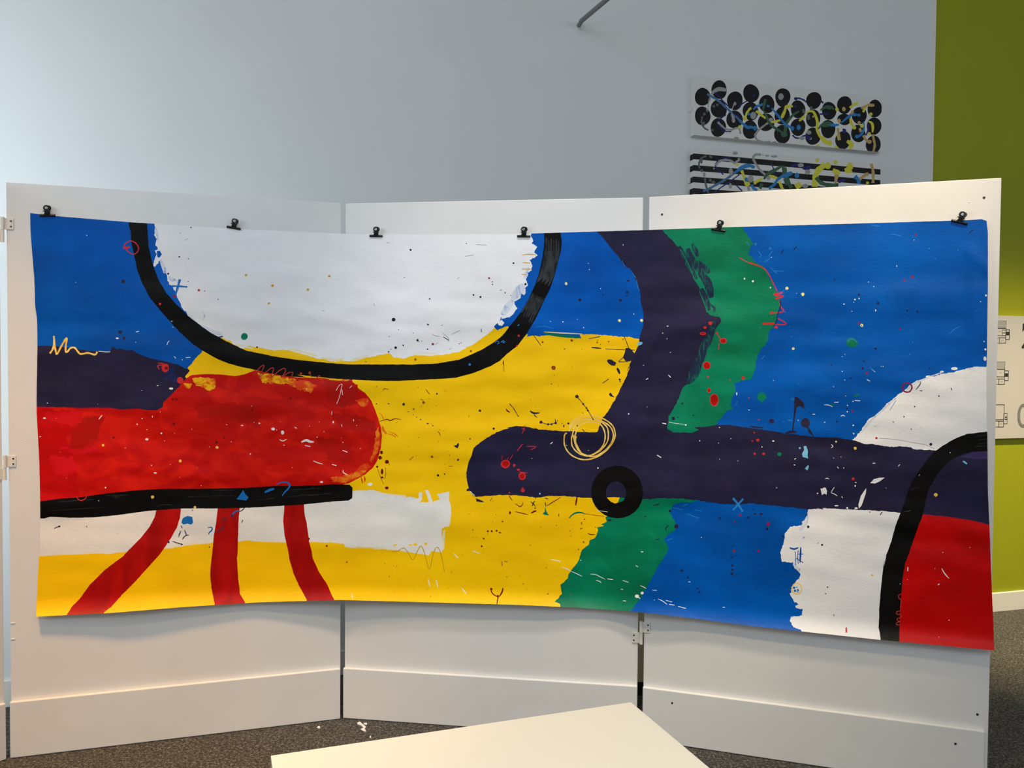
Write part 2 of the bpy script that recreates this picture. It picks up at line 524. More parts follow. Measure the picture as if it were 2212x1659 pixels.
# ---------------- shape of the hanging sheet: depth y as a function of x and z
def panel_y(x):
    best = None
    for (px, py, a) in PANELS[:3]:
        t = (x - px) / math.cos(a)
        yy = py + math.sin(a) * t
        lo = -0.3 if (px < -1.8) else 0.0
        if t >= lo - 1e-6 and t <= PANEL_W + (0.4 if px > 0.5 else 0.012): best = yy if best is None else min(best, yy)
    if best is None:
        (px, py, a) = PANELS[1 if x < 0 else 2]
        best = py + math.sin(a) * (x - px) / math.cos(a)
    return best

def hermite(ctrl):
    xs = np.array([c[0] for c in ctrl]); ys = np.array([c[1] for c in ctrl])
    h = np.diff(xs); d = np.diff(ys) / h
    m = np.zeros(len(xs)); m[0] = d[0]; m[-1] = d[-1]
    for i in range(1, len(xs) - 1):
        m[i] = (d[i - 1] * h[i] + d[i] * h[i - 1]) / (h[i - 1] + h[i])
    def f(x):
        x = min(max(x, xs[0] - .05), xs[-1] + .05)
        i = int(min(max(np.searchsorted(xs, x) - 1, 0), len(h) - 1))
        t = (x - xs[i]) / h[i]
        if t < 0: return ys[0] + m[0] * (x - xs[0])
        if t > 1: return ys[-1] + m[-1] * (x - xs[-1])
        return float((2 * t ** 3 - 3 * t ** 2 + 1) * ys[i] + (t ** 3 - 2 * t ** 2 + t) * h[i] * m[i] + (-2 * t ** 3 + 3 * t ** 2) * ys[i + 1] + (t ** 3 - t ** 2) * h[i] * m[i + 1])
    return f

def ctrl(offs): return [(x, panel_y(x) - o) for x, o in offs]
TOP = hermite(ctrl([(-1.80, .006), (-1.66, .006), (-1.4, .010), (-1.06, .006), (-.86, .018), (-.70, .040), (-.54, .008), (-.2, .006), (.04, .006), (.30, .012), (.54, .034), (.84, .008), (1.2, .008), (1.60, .006), (1.70, .010)]))
BOT = hermite(ctrl([(-1.80, .004), (-1.64, .008), (-1.45, .018), (-1.25, .012), (-1.06, .005), (-.88, .022), (-.70, .046), (-.45, .024), (-.1, .020), (.15, .017), (.40, .006), (.54, .026), (.70, .012), (1.1, .012), (1.45, .012), (1.70, .018)]))
Z_TOP, Z_BOT = 2.0, 0.62
BOT_EDGE = hermite([(-1.75, .62), (1.75, .62)])

def sheet_y(x, z):
    t = min(max((Z_TOP - z) / (Z_TOP - Z_BOT), 0), 1.1)
    y = TOP(x) * (1 - t) + BOT(x) * t
    # soft horizontal buckles of the heavy paper
    k = min(1.0, t * 4) * min(1.0, max(.25, (1.1 - t) * 3))
    n1 = noise.noise(Vector((x * 2.2, z * 8.0, 1.7)))
    n2 = noise.noise(Vector((x * 5.0 + z * 3, z * 17.0, 5.2)))
    n3 = noise.noise(Vector((x * 13.0, z * 30.0 - x * 9, 9.2)))
    y -= k * (0.0085 * n1 + 0.0048 * n2 + 0.0013 * n3)
    y -= 0.0045 * math.exp(-((x - 1.588 - .01 * math.sin(z * 5)) / .011) ** 2) * min(1, max(0, (z - 1.15) * 3)) * min(1, max(0, (2.0 - z) * 6))
    y -= 0.006 * math.exp(-((x - 1.60 + (z - 1.86) * .8) / .02) ** 2 - ((z - 1.83) / .05) ** 2)
    y += 0.004 * math.exp(-((x - 1.56) / .05) ** 2 - ((z - 1.48 + (x - 1.56) * .3) / .016) ** 2)
    # right end bows away from the board
    y -= 0.018 * max(0.0, (x - 1.52) / .15) ** 2 * (0.2 + 0.8 * math.sin(math.pi * min(1, max(0, t))))
    # lower edge curls forward
    d = z - bottom_edge(x)
    if d < .06: y -= 0.026 * (1 - max(d, -.02) / .06) ** 2
    return min(y, panel_y(x) - 0.0035)

def bottom_edge(x):
    return BOTZ(x)
BOTZ = lambda x: 0.62

def on_sheet(px, py):
    d = view_ray(px, py)
    t = panel_y(0) / d.y
    for _ in range(9):
        x, z = d.x * t, CAM_H + d.z * t
        t = sheet_y(x, z) / d.y
    return Vector((d.x * t, d.y * t, CAM_H + d.z * t))

# outline of the sheet
OUT = P('p 65,460 100,465 280,480 505,494 640,500 743,505 880,507 1130,505 1390,497 1600,490 2080,476 2120,473.5 2131,477 2134,500 2134,620 2132,760 2131,800 2131,900 2133,940 2134,1060 2137,1130 2142,1260 2148,1405 1900,1382 1750,1366 1620,1352 1500,1336 1380,1322 1240,1312 1100,1306 920,1301 735,1296 560,1301 400,1311 240,1324 78,1332 82,1240 86,1180 87,1100 85,1000 79,890 79,850 81,740 80,690 76,660 74,600 69,540 66,500')
_be = []
for q in ((78, 1332), (400, 1311), (735, 1296), (1100, 1306), (1380, 1322), (1620, 1352), (1900, 1382), (2148, 1405)):
    d_ = view_ray(*q)
    t_ = panel_y(0) / d_.y
    for _ in range(8): t_ = (panel_y(d_.x * t_) - .03) / d_.y
    _be.append((d_.x * t_, CAM_H + d_.z * t_))
BOTZ = hermite(_be)
OUT = roughen(OUT, 0.25, 9)

# ---------------- paints
def paint(name, c1, c2=None, rough=0.42, scale=5, lo=.35, hi=.65, stretch=(1, 1, 1.6), bump=.25, bs=55, bst=(1, 1, 2.2), detail=4, distort=.4, spec=.16):
    return material(name, c1, rough, c2, scale, lo, hi, stretch, bump, bs, bst, 0, spec, detail, distort)
PAINTS = {
    'yellow': paint('yellow_paint', srgb(255, 205, 0), srgb(250, 196, 0)),
    'blue': paint('blue_paint', srgb(0, 92, 188), srgb(0, 76, 162), rough=.36, spec=.12, scale=3.5),
    'white': paint('white_paint', srgb(240, 240, 241), srgb(235, 235, 237), scale=9),
    'band': paint('cream_white_paint', srgb(238, 236, 230), srgb(231, 229, 223), scale=8),
    'navy': paint('navy_paint', srgb(38, 34, 66), srgb(30, 27, 54), rough=.5, scale=6),
    'navy2': paint('violet_navy_paint', srgb(56, 48, 92)),
    'purple': paint('dark_violet_paint', srgb(40, 36, 60)),
    'green': paint('green_paint', srgb(0, 130, 94), srgb(0, 106, 72)),
    'black': paint('black_paint', srgb(15, 14, 13), srgb(8, 8, 7), rough=.42, bump=.5, bs=90, bst=(1, 1, .3), spec=.12),
    'red': paint('red_paint', srgb(192, 6, 1), srgb(222, 26, 6), scale=7, lo=.42, hi=.68, distort=1.2),
    'red_bright': paint('bright_red_paint', srgb(206, 2, 2), srgb(184, 0, 0), scale=8),
    'crimson': paint('crimson_paint', srgb(214, 14, 34), srgb(206, 6, 10), scale=9),
    'brick': paint('brick_red_paint', srgb(172, 14, 4), srgb(190, 10, 3), scale=8),
    'red_dark': paint('deep_red_paint', srgb(186, 10, 4), srgb(158, 6, 3), scale=8, stretch=(2.5, 1, .6)),
    'orange': paint('orange_red_paint', srgb(226, 60, 14), srgb(240, 130, 20), scale=30, lo=.45, hi=.62),
    'amber': paint('amber_paint', srgb(226, 84, 10), srgb(250, 190, 10), scale=40, lo=.4, hi=.58),
    'teal': paint('green_navy_dry_brush', srgb(28, 42, 66), srgb(8, 100, 86), scale=38, lo=.5, hi=.66, stretch=(2.6, 1, .7), distort=.9),
    'paleblue': paint('pale_blue_dry_brush', srgb(215, 220, 232), srgb(120, 150, 200), scale=45, lo=.52, hi=.70, stretch=(1.8, 1, .8)),
    'lightblue': paint('light_blue_paint', srgb(120, 190, 225)),
    'midblue': paint('mid_blue_paint', srgb(22, 110, 190)),
    'scratch': paint('blue_scratch', srgb(40, 130, 210)),
    'paleyellow': paint('pale_yellow_paint', srgb(235, 228, 150)),
    'loop': paint('yellow_ochre_line', srgb(244, 190, 60), srgb(250, 215, 120), scale=20),
    'ochre': paint('ochre_paint', srgb(206, 166, 60)),
    'olive': paint('olive_paint', srgb(205, 160, 20)),
    'brown': paint('brown_paint', srgb(150, 66, 10)),
    'darkred': paint('dark_red_paint', srgb(112, 16, 10)),
    'magenta': paint('magenta_paint', srgb(136, 34, 78)),
    'redline': paint('red_line_paint', srgb(206, 44, 48)),
    'dimred': paint('dull_red_line', srgb(176, 56, 44)),
    'grey': paint('grey_scratch', srgb(150, 150, 158)),
    'gold': paint('gold_dot', srgb(252, 206, 92)),
    'deepblue': paint('deep_blue_smudge', srgb(18, 42, 100), srgb(30, 30, 62), scale=60),
    'sheen': paint('black_brush_streak_and_sheen', srgb(56, 62, 64), srgb(24, 26, 26), scale=50, stretch=(1, 1, .4)),  # dry-brush streaks and scratches; glossy highlights also painted into this lighter tone
    'wash': paint('cream_wash', srgb(240, 224, 160), srgb(236, 232, 222), scale=40, stretch=(.5, 1, 2)),
    'paper': material('paper_back', (0.72, 0.71, 0.69, 1), 0.7),
}

# ---------------- the big painting, traced shape by shape
def big_painting():
    L = Layers()
    # yellow ground
    L.poly('yellow', 'p 392,830 404,797 438,757 470,733 560,700 900,700 1093,690 1100,712 1140,723 c 240,1290 280,1268 345,1285 400,1280 560,1290 640,1308 690,1305 680,1275 760,1270 900,1280 1010,1290 1100,1298 1190,1310 g 1300,0 1200,500 1100,1150 p 1312,1110 1300,1200 1190,1340 900,1340 400,1340 60,1345 60,1195 60,850', 1.4, 3)
    # white half oval
    L.poly('white', 'a 1305,300 1310,398 1322,440 1318,500 1335,540 1325,590 1350,625 1322,640 1338,662 1318,720 1308,772 1325,775 1348,740 1372,712 1384,740 1392,800 1395,825 1420,835 1425,880 1445,920 1480,950 1495,985 1515,1010 1510,1040 1540,1085 1560,1140 1590,1160 1610,1210 1640,1230 1690,1290 1750,1330 1800,1350 1860,1375 1905,1365 1900,1385 1960,1410 2010,1450 2080,1470 b 0,1370 80,1385 200,1410 330,1410 470,1445 560,1475 650,1490 700,1510 760,1495 840,1505 900,1490 990,1465 1080,1455 1190,1435 1230,1470 1320,1480 1410,1450 1500,1455 1620,1450 1720,1435 1800,1415 1880,1370 1960,1320 2040,1260 2090,1215 2110,1180 2150,1120 c 10,1150 30,1140 80,1130 150,1050 120,1000 170,960 180,930 215,940 215,880 235,850 225,800 240,750 270,720 280,690 260,650 250,640 300,615 320,600 290,570 320,520 270,500 285,470 265,440 270,300', 1.8, 2.2)
    L.poly('blue', 'a 1340,640 1365,638 1380,668 1360,700 1342,690', .5, 3)
    L.poly('blue', 'b 2212,1125 2150,1140 2100,1185 2080,1210 2110,1240 2160,1215 2212,1200', .8, 3)
    L.poly('white', 'b 2110,1170 2150,1150 2170,1175 2150,1200 2120,1195', .6, 3)
    for s, w in (('a 1372,720 1400,790 1410,830', 34), ('a 1330,440 1340,500 1350,560', 22), ('a 1440,860 1490,900 1520,915', 40), ('a 1530,1000 1560,1080', 26), ('a 1600,1150 1650,1200 1700,1245', 44),
                 ('a 1690,1275 1780,1320 1890,1352', 44), ('a 1722,1150 1745,1190 1725,1235', 12), ('c 205,850 160,900 110,975', 70), ('c 110,980 60,1050 20,1110', 60), ('c 245,700 220,760 210,800', 26)):
        L.line('paleblue', w, s, taper=True)
    L.line('white', 60, 'a 1480,900 1530,1000 1600,1130 1700,1240', taper=True)
    # reds on the left
    L.poly('red', 'e 150,340 1350,340 1480,250 1560,150 1580,110 1640,80 1760,70 1900,75 2000,90 2080,75 2212,25 f 20,38 60,40 120,50 400,100 620,105 870,115 880,150 920,160 920,190 980,230 1030,290 1070,380 1100,470 1120,530 1125,600 1118,700 1090,800 1050,870 980,930 880,985 840,1005 700,1030 0,1100 e 1200,1120 340,1230 150,1230', 0.5)
    L.poly('red', 'e 1300,300 1440,180 1560,90 1600,120 1590,200 1450,330 1380,400 1300,400', .5)
    L.poly('red_bright', 'e 150,370 600,380 700,400 640,500 560,580 580,700 640,790 660,900 640,1000 700,1110 330,1190 150,1190', 3.9, 2.5)
    L.poly('crimson', 'e 400,390 720,385 690,440 620,520 560,500 480,470 420,470 380,430', 3.9, 2.5)
    L.poly('crimson', 'e 400,770 620,780 660,880 560,960 460,900', 5.2, 2.5)
    L.poly('crimson', 'e 520,690 780,690 880,730 640,760', 5.2, 2.5)
    L.poly('brick', 'e 600,620 640,520 740,440 900,430 860,520 820,640 700,720 600,700', 3.1, 2.5)
    L.poly('brick', 'f 620,110 860,130 930,200 900,330 800,350 690,330 640,220', 3.9, 2.5)
    L.poly('brick', 'f 690,400 860,420 960,430 1060,480 1080,560 900,560 760,520', 3.9, 2.5)
    L.poly('brick', 'e 1650,330 1990,320 2212,340 2212,520 1980,480 1700,440', 5.2, 2.5)
    L.poly('brick', 'f 560,600 760,640 900,720 840,820 700,800 600,700', 5.2, 2.5)
    L.poly('amber', 'e 1640,110 1700,95 1790,105 1840,120 1835,190 1770,215 1720,180 1660,170', 2.6, 2.5)
    L.poly('amber', 'e 1560,150 1640,150 1620,195 1590,190', 0.8, 2.5)
    L.poly('amber', 'f 65,55 200,75 330,105 420,130 380,180 300,150 230,160 150,140 110,150 80,105', 3.1, 2.5)
    L.poly('amber', 'f 640,105 850,118 830,132 700,125', 0.6, 2.5)
    L.poly('orange', 'f 330,120 500,130 560,170 520,230 430,200', 3.9, 2.5)
    L.poly('orange', 'f 900,290 1000,270 1010,330 960,350', 3.9, 2.5)
    L.poly('orange', 'f 1070,560 1095,530 1110,640 1088,740 1040,830 1025,810 1060,700', 2.6, 2.5)
    L.poly('orange', 'f 690,950 850,930 960,850 1010,830 1030,855 960,930 840,992 700,1000', 3.1, 2.5)
    # left navy
    L.poly('navy', 'a 200,1445 310,1447 480,1452 600,1470 840,1500 940,1500 960,1455 1000,1480 1040,1475 1090,1490 1130,1485 1180,1520 1280,1555 1400,1580 1520,1610 1590,1650 e 1600,20 1620,45 1580,90 1590,110 1560,140 1490,220 1440,270 1395,310 1390,350 1340,380 1260,380 1180,365 1110,370 1040,375 940,360 700,360 500,355 320,350 150,350', 0.7, 4)
    L.line('deepblue', 60, 'e 1420,60 1470,90 1500,140', taper=True)
    L.line('deepblue', 46, 'e 1480,20 1450,60 1400,120', taper=True)
    # white band
    L.poly('band', 'e 150,1270 150,1640 332,1625 500,1615 700,1600 900,1605 1060,1590 1290,1560 1440,1560 1560,1540 1640,1515 1750,1520 1830,1510 2030,1500 f 0,1490 60,1500 290,1510 500,1505 720,1510 800,1520 810,1550 1000,1555 1200,1570 1320,1585 1420,1600 1520,1620 1550,1580 1600,1590 1640,1590 1640,1380 1700,1370 1715,1240 1700,1160 1700,1075 1650,1085 1600,1100 1620,1140 1560,1160 1540,1100 1520,1060 1490,1065 1510,1110 1530,1165 1440,1165 1440,1130 1320,1115 1180,1100 1100,1075 1060,1060 960,1062 870,1065 700,1080 0,1100', 1.4, 2.5)
    L.poly('band', 'f 1440,1080 1470,1080 1465,1150 1440,1165', .6, 3)
    L.dots('yellow', 'f 1410,1525,18,10 1500,1520,12 1240,1530,14,7 1370,1530,14,8')
    # red legs
    L.poly('red_dark', 'e 1335,1225 1320,1290 1280,1370 1200,1470 1100,1570 i 960,5 820,110 700,230 620,340 560,400 525,455 500,520 800,520 810,445 870,400 950,310 1050,210 1150,100 1240,0 e 1400,1560 1460,1470 1510,1380 1535,1300 1548,1180 1345,1180', 0.5)
    L.poly('red_dark', 'e 1862,1180 1845,1330 1825,1450 1810,1600 i 1650,20 1640,150 1650,250 1665,320 1675,375 1680,440 1935,440 1910,360 1875,300 1860,180 1850,20 e 2028,1600 2030,1500 2035,1350 2047,1180', 0.5)
    L.poly('red_dark', 'f 298,1150 283,1330 295,1450 330,1600 j 305,20 340,140 380,230 440,340 460,400 690,400 655,340 600,220 540,130 490,20 f 530,1600 505,1500 485,1350 465,1260 460,1150', 0.5)
    # black bar
    L.poly('black', 'e 342,1158 500,1135 700,1120 900,1090 1200,1060 1400,1050 1700,1050 2000,1045 2212,1035 f 200,1025 450,1025 700,1012 850,1015 875,1040 872,1130 840,1150 700,1160 450,1185 200,1200 0,1210 e 2130,1212 1900,1218 1550,1218 1250,1240 1000,1275 800,1295 600,1297 430,1290 380,1302 343,1304 200,1310 200,1170', 0.4)
    # upper green
    L.poly('green', 'c 1250,340 2070,340 2070,365 2110,420 2160,500 2130,540 2120,590 2160,620 d 0,650 50,700 120,740 160,830 200,910 230,960 240,1050 220,1110 205,1200 150,1260 140,1340 90,1400 60,1450 45,1550 20,1640 g 2160,60 2140,120 2060,130 2000,150 2010,220 1980,280 1965,340 1990,370 1930,390 1900,440 1860,470 1840,510 1700,560 1600,600 1400,600 1300,400', 1.5, 3)
    # lower green
    L.poly('green', 'g 1020,1050 1020,1125 1000,1180 915,1280 900,1300 910,1330 860,1355 885,1365 830,1385 835,1420 810,1470 770,1490 755,1530 700,1570 k 610,40 600,60 550,120 520,190 470,230 480,290 450,340 425,360 470,380 472,460 1000,490 1020,435 1050,390 1100,330 1140,260 1190,170 1230,90 g 1400,1640 1440,1560 1400,1480 1440,1440 1500,1410 1510,1370 1450,1250 1470,1190 1530,1170 1640,1160 1700,1150 1560,1050', 1.5, 3)
    # right whites
    L.poly('white', 'h 820,605 860,570 910,500 960,430 1030,390 1100,310 1190,240 1240,200 1300,150 1350,120 1440,100 1540,70 1640,50 1740,25 1830,5 1900,10 2060,0 2060,560 1915,560 1490,720 1200,700 850,645', 1.5, 2.5)
    L.poly('white', 'h 490,1120 700,1120 1250,1150 1300,1180 1260,1640 l 1100,0 1050,700 1050,720 400,640 400,580 340,560 310,510 320,480 410,470 410,420 360,410 355,395 385,380 350,365 325,330 305,295 330,290 320,250 345,215 370,190 395,150 350,100 335,50 h 340,1590 260,1580 245,1510 275,1420 285,1350 320,1300 360,1290 430,1290 420,1260 470,1220 465,1180', 1.6, 2.5)
    L.line('paleblue', 34, 'h 400,1330 440,1280 470,1210', taper=True)
    L.line('paleblue', 26, 'h 350,1600 390,1640 400,1659', taper=True)
    L.line('paleblue', 16, 'h 1180,260 1080,350 980,440 900,540', taper=True)
    L.line('paleblue', 14, 'h 1560,50 1440,95 1340,140 1260,200', taper=True)
    L.dots('white', 'd 1905,965,10 1900,1400,11 1897,1475,12,18 1890,1337,7 1862,1015,5 1650,1555,26,12 1550,1580,16,8 1440,1620,20,10')
    # big navy arc and band
    L.poly('navy', 'c 790,340 830,400 880,450 950,540 1020,620 1050,680 1110,710 1150,780 1170,850 1195,900 1200,1000 1225,1090 1225,1180 1195,1280 1185,1350 1150,1430 1110,1520 1080,1600 g 1110,0 1080,90 1030,190 980,290 930,380 880,440 845,520 830,565 770,570 640,560 500,555 340,545 250,525 150,512 60,530 f 2212,530 2130,560 2060,590 1970,650 1910,700 1890,770 1860,830 1845,920 1855,1000 1870,1060 1900,1105 1930,1120 2030,1110 2130,1105 g 60,1105 130,1105 320,1125 420,1110 600,1115 780,1130 900,1130 1230,1140 1400,1130 1560,1135 1700,1150 1900,1180 2060,1185 h 0,1110 200,1130 480,1160 600,1150 760,1160 950,1165 1100,1175 1215,1185 1400,1200 1600,1220 1800,1250 1930,1285 2060,1300 2060,640 1700,690 1490,682 1400,680 1320,672 1300,660 1220,650 1120,655 1000,632 920,632 850,605 700,580 520,575 400,560 300,550 200,530 60,510 g 1960,505 1850,505 1750,520 1650,525 1700,545 1640,575 1560,570 1480,570 1430,540 1435,480 1440,430 1490,350 1530,270 1560,180 1600,160 1660,110 1710,50 1720,0 c 1740,1500 1770,1350 1800,1280 1860,1200 1890,1160 1880,1130 1800,1110 1760,1080 1740,980 1700,870 1650,790 1600,680 1550,590 1520,530 1470,470 1400,400 1360,340', 1.0, 3)
    # dry brush fringe between navy and green
    for s, w in (('c 1530,520 1600,660 1680,800', 46), ('c 1640,500 1670,560 1690,610', 40), ('c 1600,540 1650,660 1740,760', 60), ('c 1690,650 1760,720 1785,750', 46), ('c 1700,740 1770,830 1805,960', 74),
                 ('c 1720,880 1760,980 1785,1070', 50), ('c 1790,1010 1830,1050 1825,1085', 22), ('c 1830,1160 1800,1260 1770,1380', 60), ('c 1760,1300 1730,1420 1690,1560', 70), ('c 1690,1480 1650,1600 1640,1650', 80), ('g 1700,10 1660,80 1600,150', 66)):
        L.line('teal', w, s, taper=True)
    L.line('green', 10, 'c 1540,545 1600,660 1660,800', taper=True)
    L.line('green', 8, 'c 1700,900 1740,1000 1770,1070', taper=True)
    L.poly('navy2', 'h 1700,735 1800,690 2000,680 2000,752 1800,752', .6)
    L.line('green', 24, 'c 375,1262 520,1285 680,1300', taper=True)
    L.line('yellow', 10, 'c 375,1252 540,1262 700,1270', taper=True)
    L.line('blue', 14, 'c 230,1290 290,1275 345,1290', taper=True)
    # ring
    gx, gy, gk = REG['g']
    L.dot('black', gx + 1000 / gk, gy + 1078 / gk, 224 / gk, wob=.015)
    L.dot('navy', gx + 990 / gk, gy + 1082 / gk, 86 / gk, 95 / gk, wob=.02)
    L.poly('yellow', 'g 912,1125 960,1122 1022,1124 1008,1166 985,1176 945,1160', .3)
    L.poly('green', 'g 1022,1124 1068,1130 1050,1155 1008,1170', .3)
    # right red, black arc
    L.poly('red_bright', 'h 1395,1200 1600,1220 1800,1250 1935,1285 2060,1300 l 2000,800 1160,720 1160,500', 0.5, 2.5)
    L.poly('red_bright', 'l 1160,720 1160,400 1175,200 1205,0 1230,-60 1500,-60 1500,740', .3)
    L.poly('red_bright', 'h 1380,1230 1420,1200 1450,1659 1200,1659', 0.5, 2.5)
    L.poly('black', 'h 2060,530 1915,532 1850,540 1750,550 1650,590 1550,650 1480,700 1420,770 1350,870 1300,950 1270,1030 1240,1120 1215,1190 1175,1290 1140,1420 1100,1530 1082,1620 l 1050,20 1030,180 1010,400 1005,560 1020,650 1020,740 1165,740 1165,660 1170,480 1190,200 1210,60 1238,5 h 1262,1570 1310,1440 1350,1320 1390,1220 1410,1130 1440,1000 1510,880 1600,780 1700,720 1800,695 1915,690 2060,690', 0.5, 4)
    # left big black curve
    L.poly('black', 'a 1098,300 1098,380 1100,430 1115,470 1118,550 1145,680 1170,800 1215,920 1280,1040 1350,1130 1440,1230 1530,1330 1640,1430 1735,1495 1850,1560 1950,1600 2060,1630 b 20,1570 150,1600 300,1630 480,1640 f 400,75 560,95 700,108 850,118 1050,128 1250,130 1450,122 1630,112 1760,102 1900,65 2060,0 b 2130,1500 c 60,1440 150,1370 220,1280 300,1150 370,1000 430,880 470,760 500,640 520,560 528,480 518,408 515,300 375,300 378,480 370,560 355,650 330,760 300,850 240,980 180,1080 110,1170 40,1260 0,1300 b 2080,1340 2000,1390 1900,1440 1780,1490 1600,1520 1400,1530 1100,1530 850,1530 650,1515 400,1490 200,1460 60,1430 a 2100,1490 1950,1420 1800,1340 1690,1260 1600,1190 1500,1090 1420,1000 1360,900 1320,800 1290,700 1268,600 1262,500 1255,390 1250,300', 0.45, 5)
    for q in range(11):  # streaks along the curve, gloss of the black painted as lighter strokes
        o_ = -52 + q * 10.5
        L.line('sheen', 5, [(1080 + (x + o_ * nx) / 3.95, 400 + (y + o_ * ny) / 3.95) for x, y, nx, ny in
               ((448, 450 + q * 9 % 31, 1, 0), (446, 560, 1, .1), (428, 660, 1, .2), (400, 760, .95, .3), (365, 850 - q * 13 % 40, .93, .35))][q % 2:], taper=True)
        L.line('sheen', 4, [(1080 + (x + o_ * nx) / 3.95, 400 + (y + o_ * ny) / 3.95) for x, y, nx, ny in
               ((330, 940 + q * 7 % 23, .9, .4), (290, 1010, .87, .5), (250, 1080, .83, .55), (225, 1120 + q * 11 % 30, .8, .6))][:4 - q % 2], taper=True)
    for s in ('e 400,1240 700,1220 900,1205', 'e 1340,1200 1400,1185 1490,1190', 'e 900,1110 1100,1100', 'e 500,1160 800,1140', 'e 1820,1065 2000,1060', 'f 60,1150 200,1130', 'f 350,1060 600,1045', 'f 300,1120 560,1100 700,1090', 'e 1600,1120 2000,1110'):
        L.line('sheen', 4, s, taper=True)
    for s in ('h 1830,570 1910,560', 'h 1840,600 1915,590', 'h 1850,630 1915,622', 'h 1820,650 1915,650', 'h 1300,1000 1360,980', 'h 1240,1180 1300,1170'):
        L.line('sheen', 7, s, taper=True)
    for s, w in (('b 330,1398 460,1425 580,1462', 22), ('b 600,1470 720,1492 800,1480', 20), ('b 860,1500 930,1478 1010,1455', 26), ('b 1380,1440 1480,1432 1600,1440', 16), ('a 2010,1430 2090,1455 2160,1475', 18),
                 ('e 340,1622 560,1608 800,1600', 12), ('e 1470,1548 1600,1525 1780,1512', 16), ('f 40,1498 150,1500 280,1505', 10), ('f 560,1500 700,1498', 12), ('f 830,1545 1000,1550 1180,1562', 12), ('f 1660,1400 1650,1480 1650,1570', 22),
                 ('f 1110,1085 1200,1100 1330,1112', 14), ('f 1710,1180 1712,1260 1705,1350', 10), ('c 380,1252 540,1262 700,1268', 6)):
        L.line('wash', w, s, taper=True)
    # ---- scribbles, lines
    L.line('redline', 9, 'a 1052,618 1070,578 1115,555 1160,575 1182,615 1170,652 1135,668 1100,650 1075,625')
    L.line('redline', 20, 'a 1055,622 1080,612 1110,608', taper=True)
    L.lines('midblue', 20, 'a 1535,882 1520,940 1497,1010', taper=False)
    L.line('midblue', 15, 'a 1468,940 1530,942 1598,948')
    L.line('loop', 15, 'a 425,1515 450,1478 462,1420 460,1365 464,1430 475,1490 487,1520 530,1440 570,1382 562,1440 560,1495 575,1500 600,1470 635,1465 665,1500 690,1520 750,1510 810,1525 830,1500')
    L.line('redline', 8, 'a 1350,1600 1375,1598 1400,1610 1345,1620 1360,1650')
    L.dots('redline', 'a 1410,1635,32 e 1410,25,30 1537,125,28')
    L.dots('darkred', 'a 1418,1640,14')
    L.lines('white', 6, 'a 1425,1442 1432,1420 1445,1408', 'a 1158,1332 1185,1325', 'a 1585,1550 1625,1548', 'a 1485,1540 1500,1555', 'a 840,1495 900,1502 940,1500')
    L.lines('grey', 5, 'a 1575,552 1600,535', 'a 1725,432 1735,425', 'a 1535,495 1540,485', 'b 1835,607 1910,597', 'b 1930,508 2020,511', 'b 1690,1340 1700,1325', 'b 1550,1270 1580,1285 1620,1290', 'b 1720,1275 1760,1255 1795,1240', 'b 1640,1260 1690,1300 1700,1325', 'b 1580,1360 1605,1345', 'b 1700,1405 1720,1390', 'b 1770,800 1785,785', 'b 1055,1010 1065,1030', 'b 1165,490 1190,494', 'b 80,1240 200,1230 260,1205 280,1200' if False else 'b 615,1070 635,1072', taper=True)
    L.lines('purple', 6, 'b 1650,1295 1700,1325', 'b 1840,497 1850,499', 'b 1972,1225 1974,1255')
    L.line('dimred', 8, 'b 30,1625 80,1560 112,1536 118,1552 90,1610 75,1640 130,1600 182,1560 202,1570 180,1640 240,1590 292,1562 302,1590 275,1635 330,1600 366,1600 350,1640')
    L.line('dimred', 8, 'b 565,1650 590,1625 600,1640')
    L.dots('dimred', 'b 435,1607,11 510,1600,12')
    L.line('dimred', 6, 'b 510,1610 528,1640')
    L.lines('ochre', 9, 'c 188,597 250,590 312,597', 'c 195,660 255,665', 'c 188,715 265,718', 'c 185,762 225,765', taper=True)
    L.line('redline', 6, 'c 2040,618 2130,665 2212,690 ', taper=False)
    L.line('redline', 8, 'd 0,700 60,722 110,745 150,790 190,870 220,930')
    L.line('redline', 12, 'd 190,958 230,945 265,940 205,965 270,972 205,992 240,985')
    L.line('redline', 9, 'd 240,1000 245,1050 270,1085 255,1100 165,1106 185,1096')
    L.line('redline', 9, 'd 225,1150 285,1185 270,1200 105,1192 195,1188')
    L.line('navy', 7, 'd 243,1000 245,1060 220,1130 215,1170 190,1215')
    L.dots('redline', 'd 210,1221,16,10 110,1192,10 170,1108,9')
    L.line('redline', 8, 'e 655,1112 665,1138 695,1149 730,1132 739,1106')
    loops = ['g 570,575 552,590 548,660 570,720 620,770 700,800 780,795 860,760 930,700 975,630 982,570 960,510 900,462 830,432 760,422 690,435 630,465 590,525',
             'g 610,620 625,560 640,510 700,470 780,460 850,475 910,520 925,580 915,650 870,710 820,745 760,770 700,760 650,730 615,680 610,620',
             'g 625,590 640,660 672,725 730,762 800,775 880,735 940,675 968,600 945,525 880,478 800,450 700,452 620,500 590,560',
             'g 650,600 645,650 667,720 740,768 820,742 880,680 898,600 880,530 840,492 770,480 690,500 652,560 640,640 690,740']
    for s in loops: L.line('loop', 11, s)
    L.lines('scratch', 18, 'g 1988,1130 2030,1180 2072,1245')
    L.lines('scratch', 15, 'g 2076,1135 2035,1180 1988,1232')
    L.line('magenta', 12, 'h 1268,139 1300,155 1307,180 1290,208 1262,213 1236,198 1230,170 1243,148', closed=True)
    L.line('gold', 8, 'l 364,216 395,232 403,262 390,292 360,301 335,285 328,258 340,230', closed=True)
    L.dots('midblue', 'l 345,252,10 375,270,9 352,275,10 365,248,5 372,285,5')
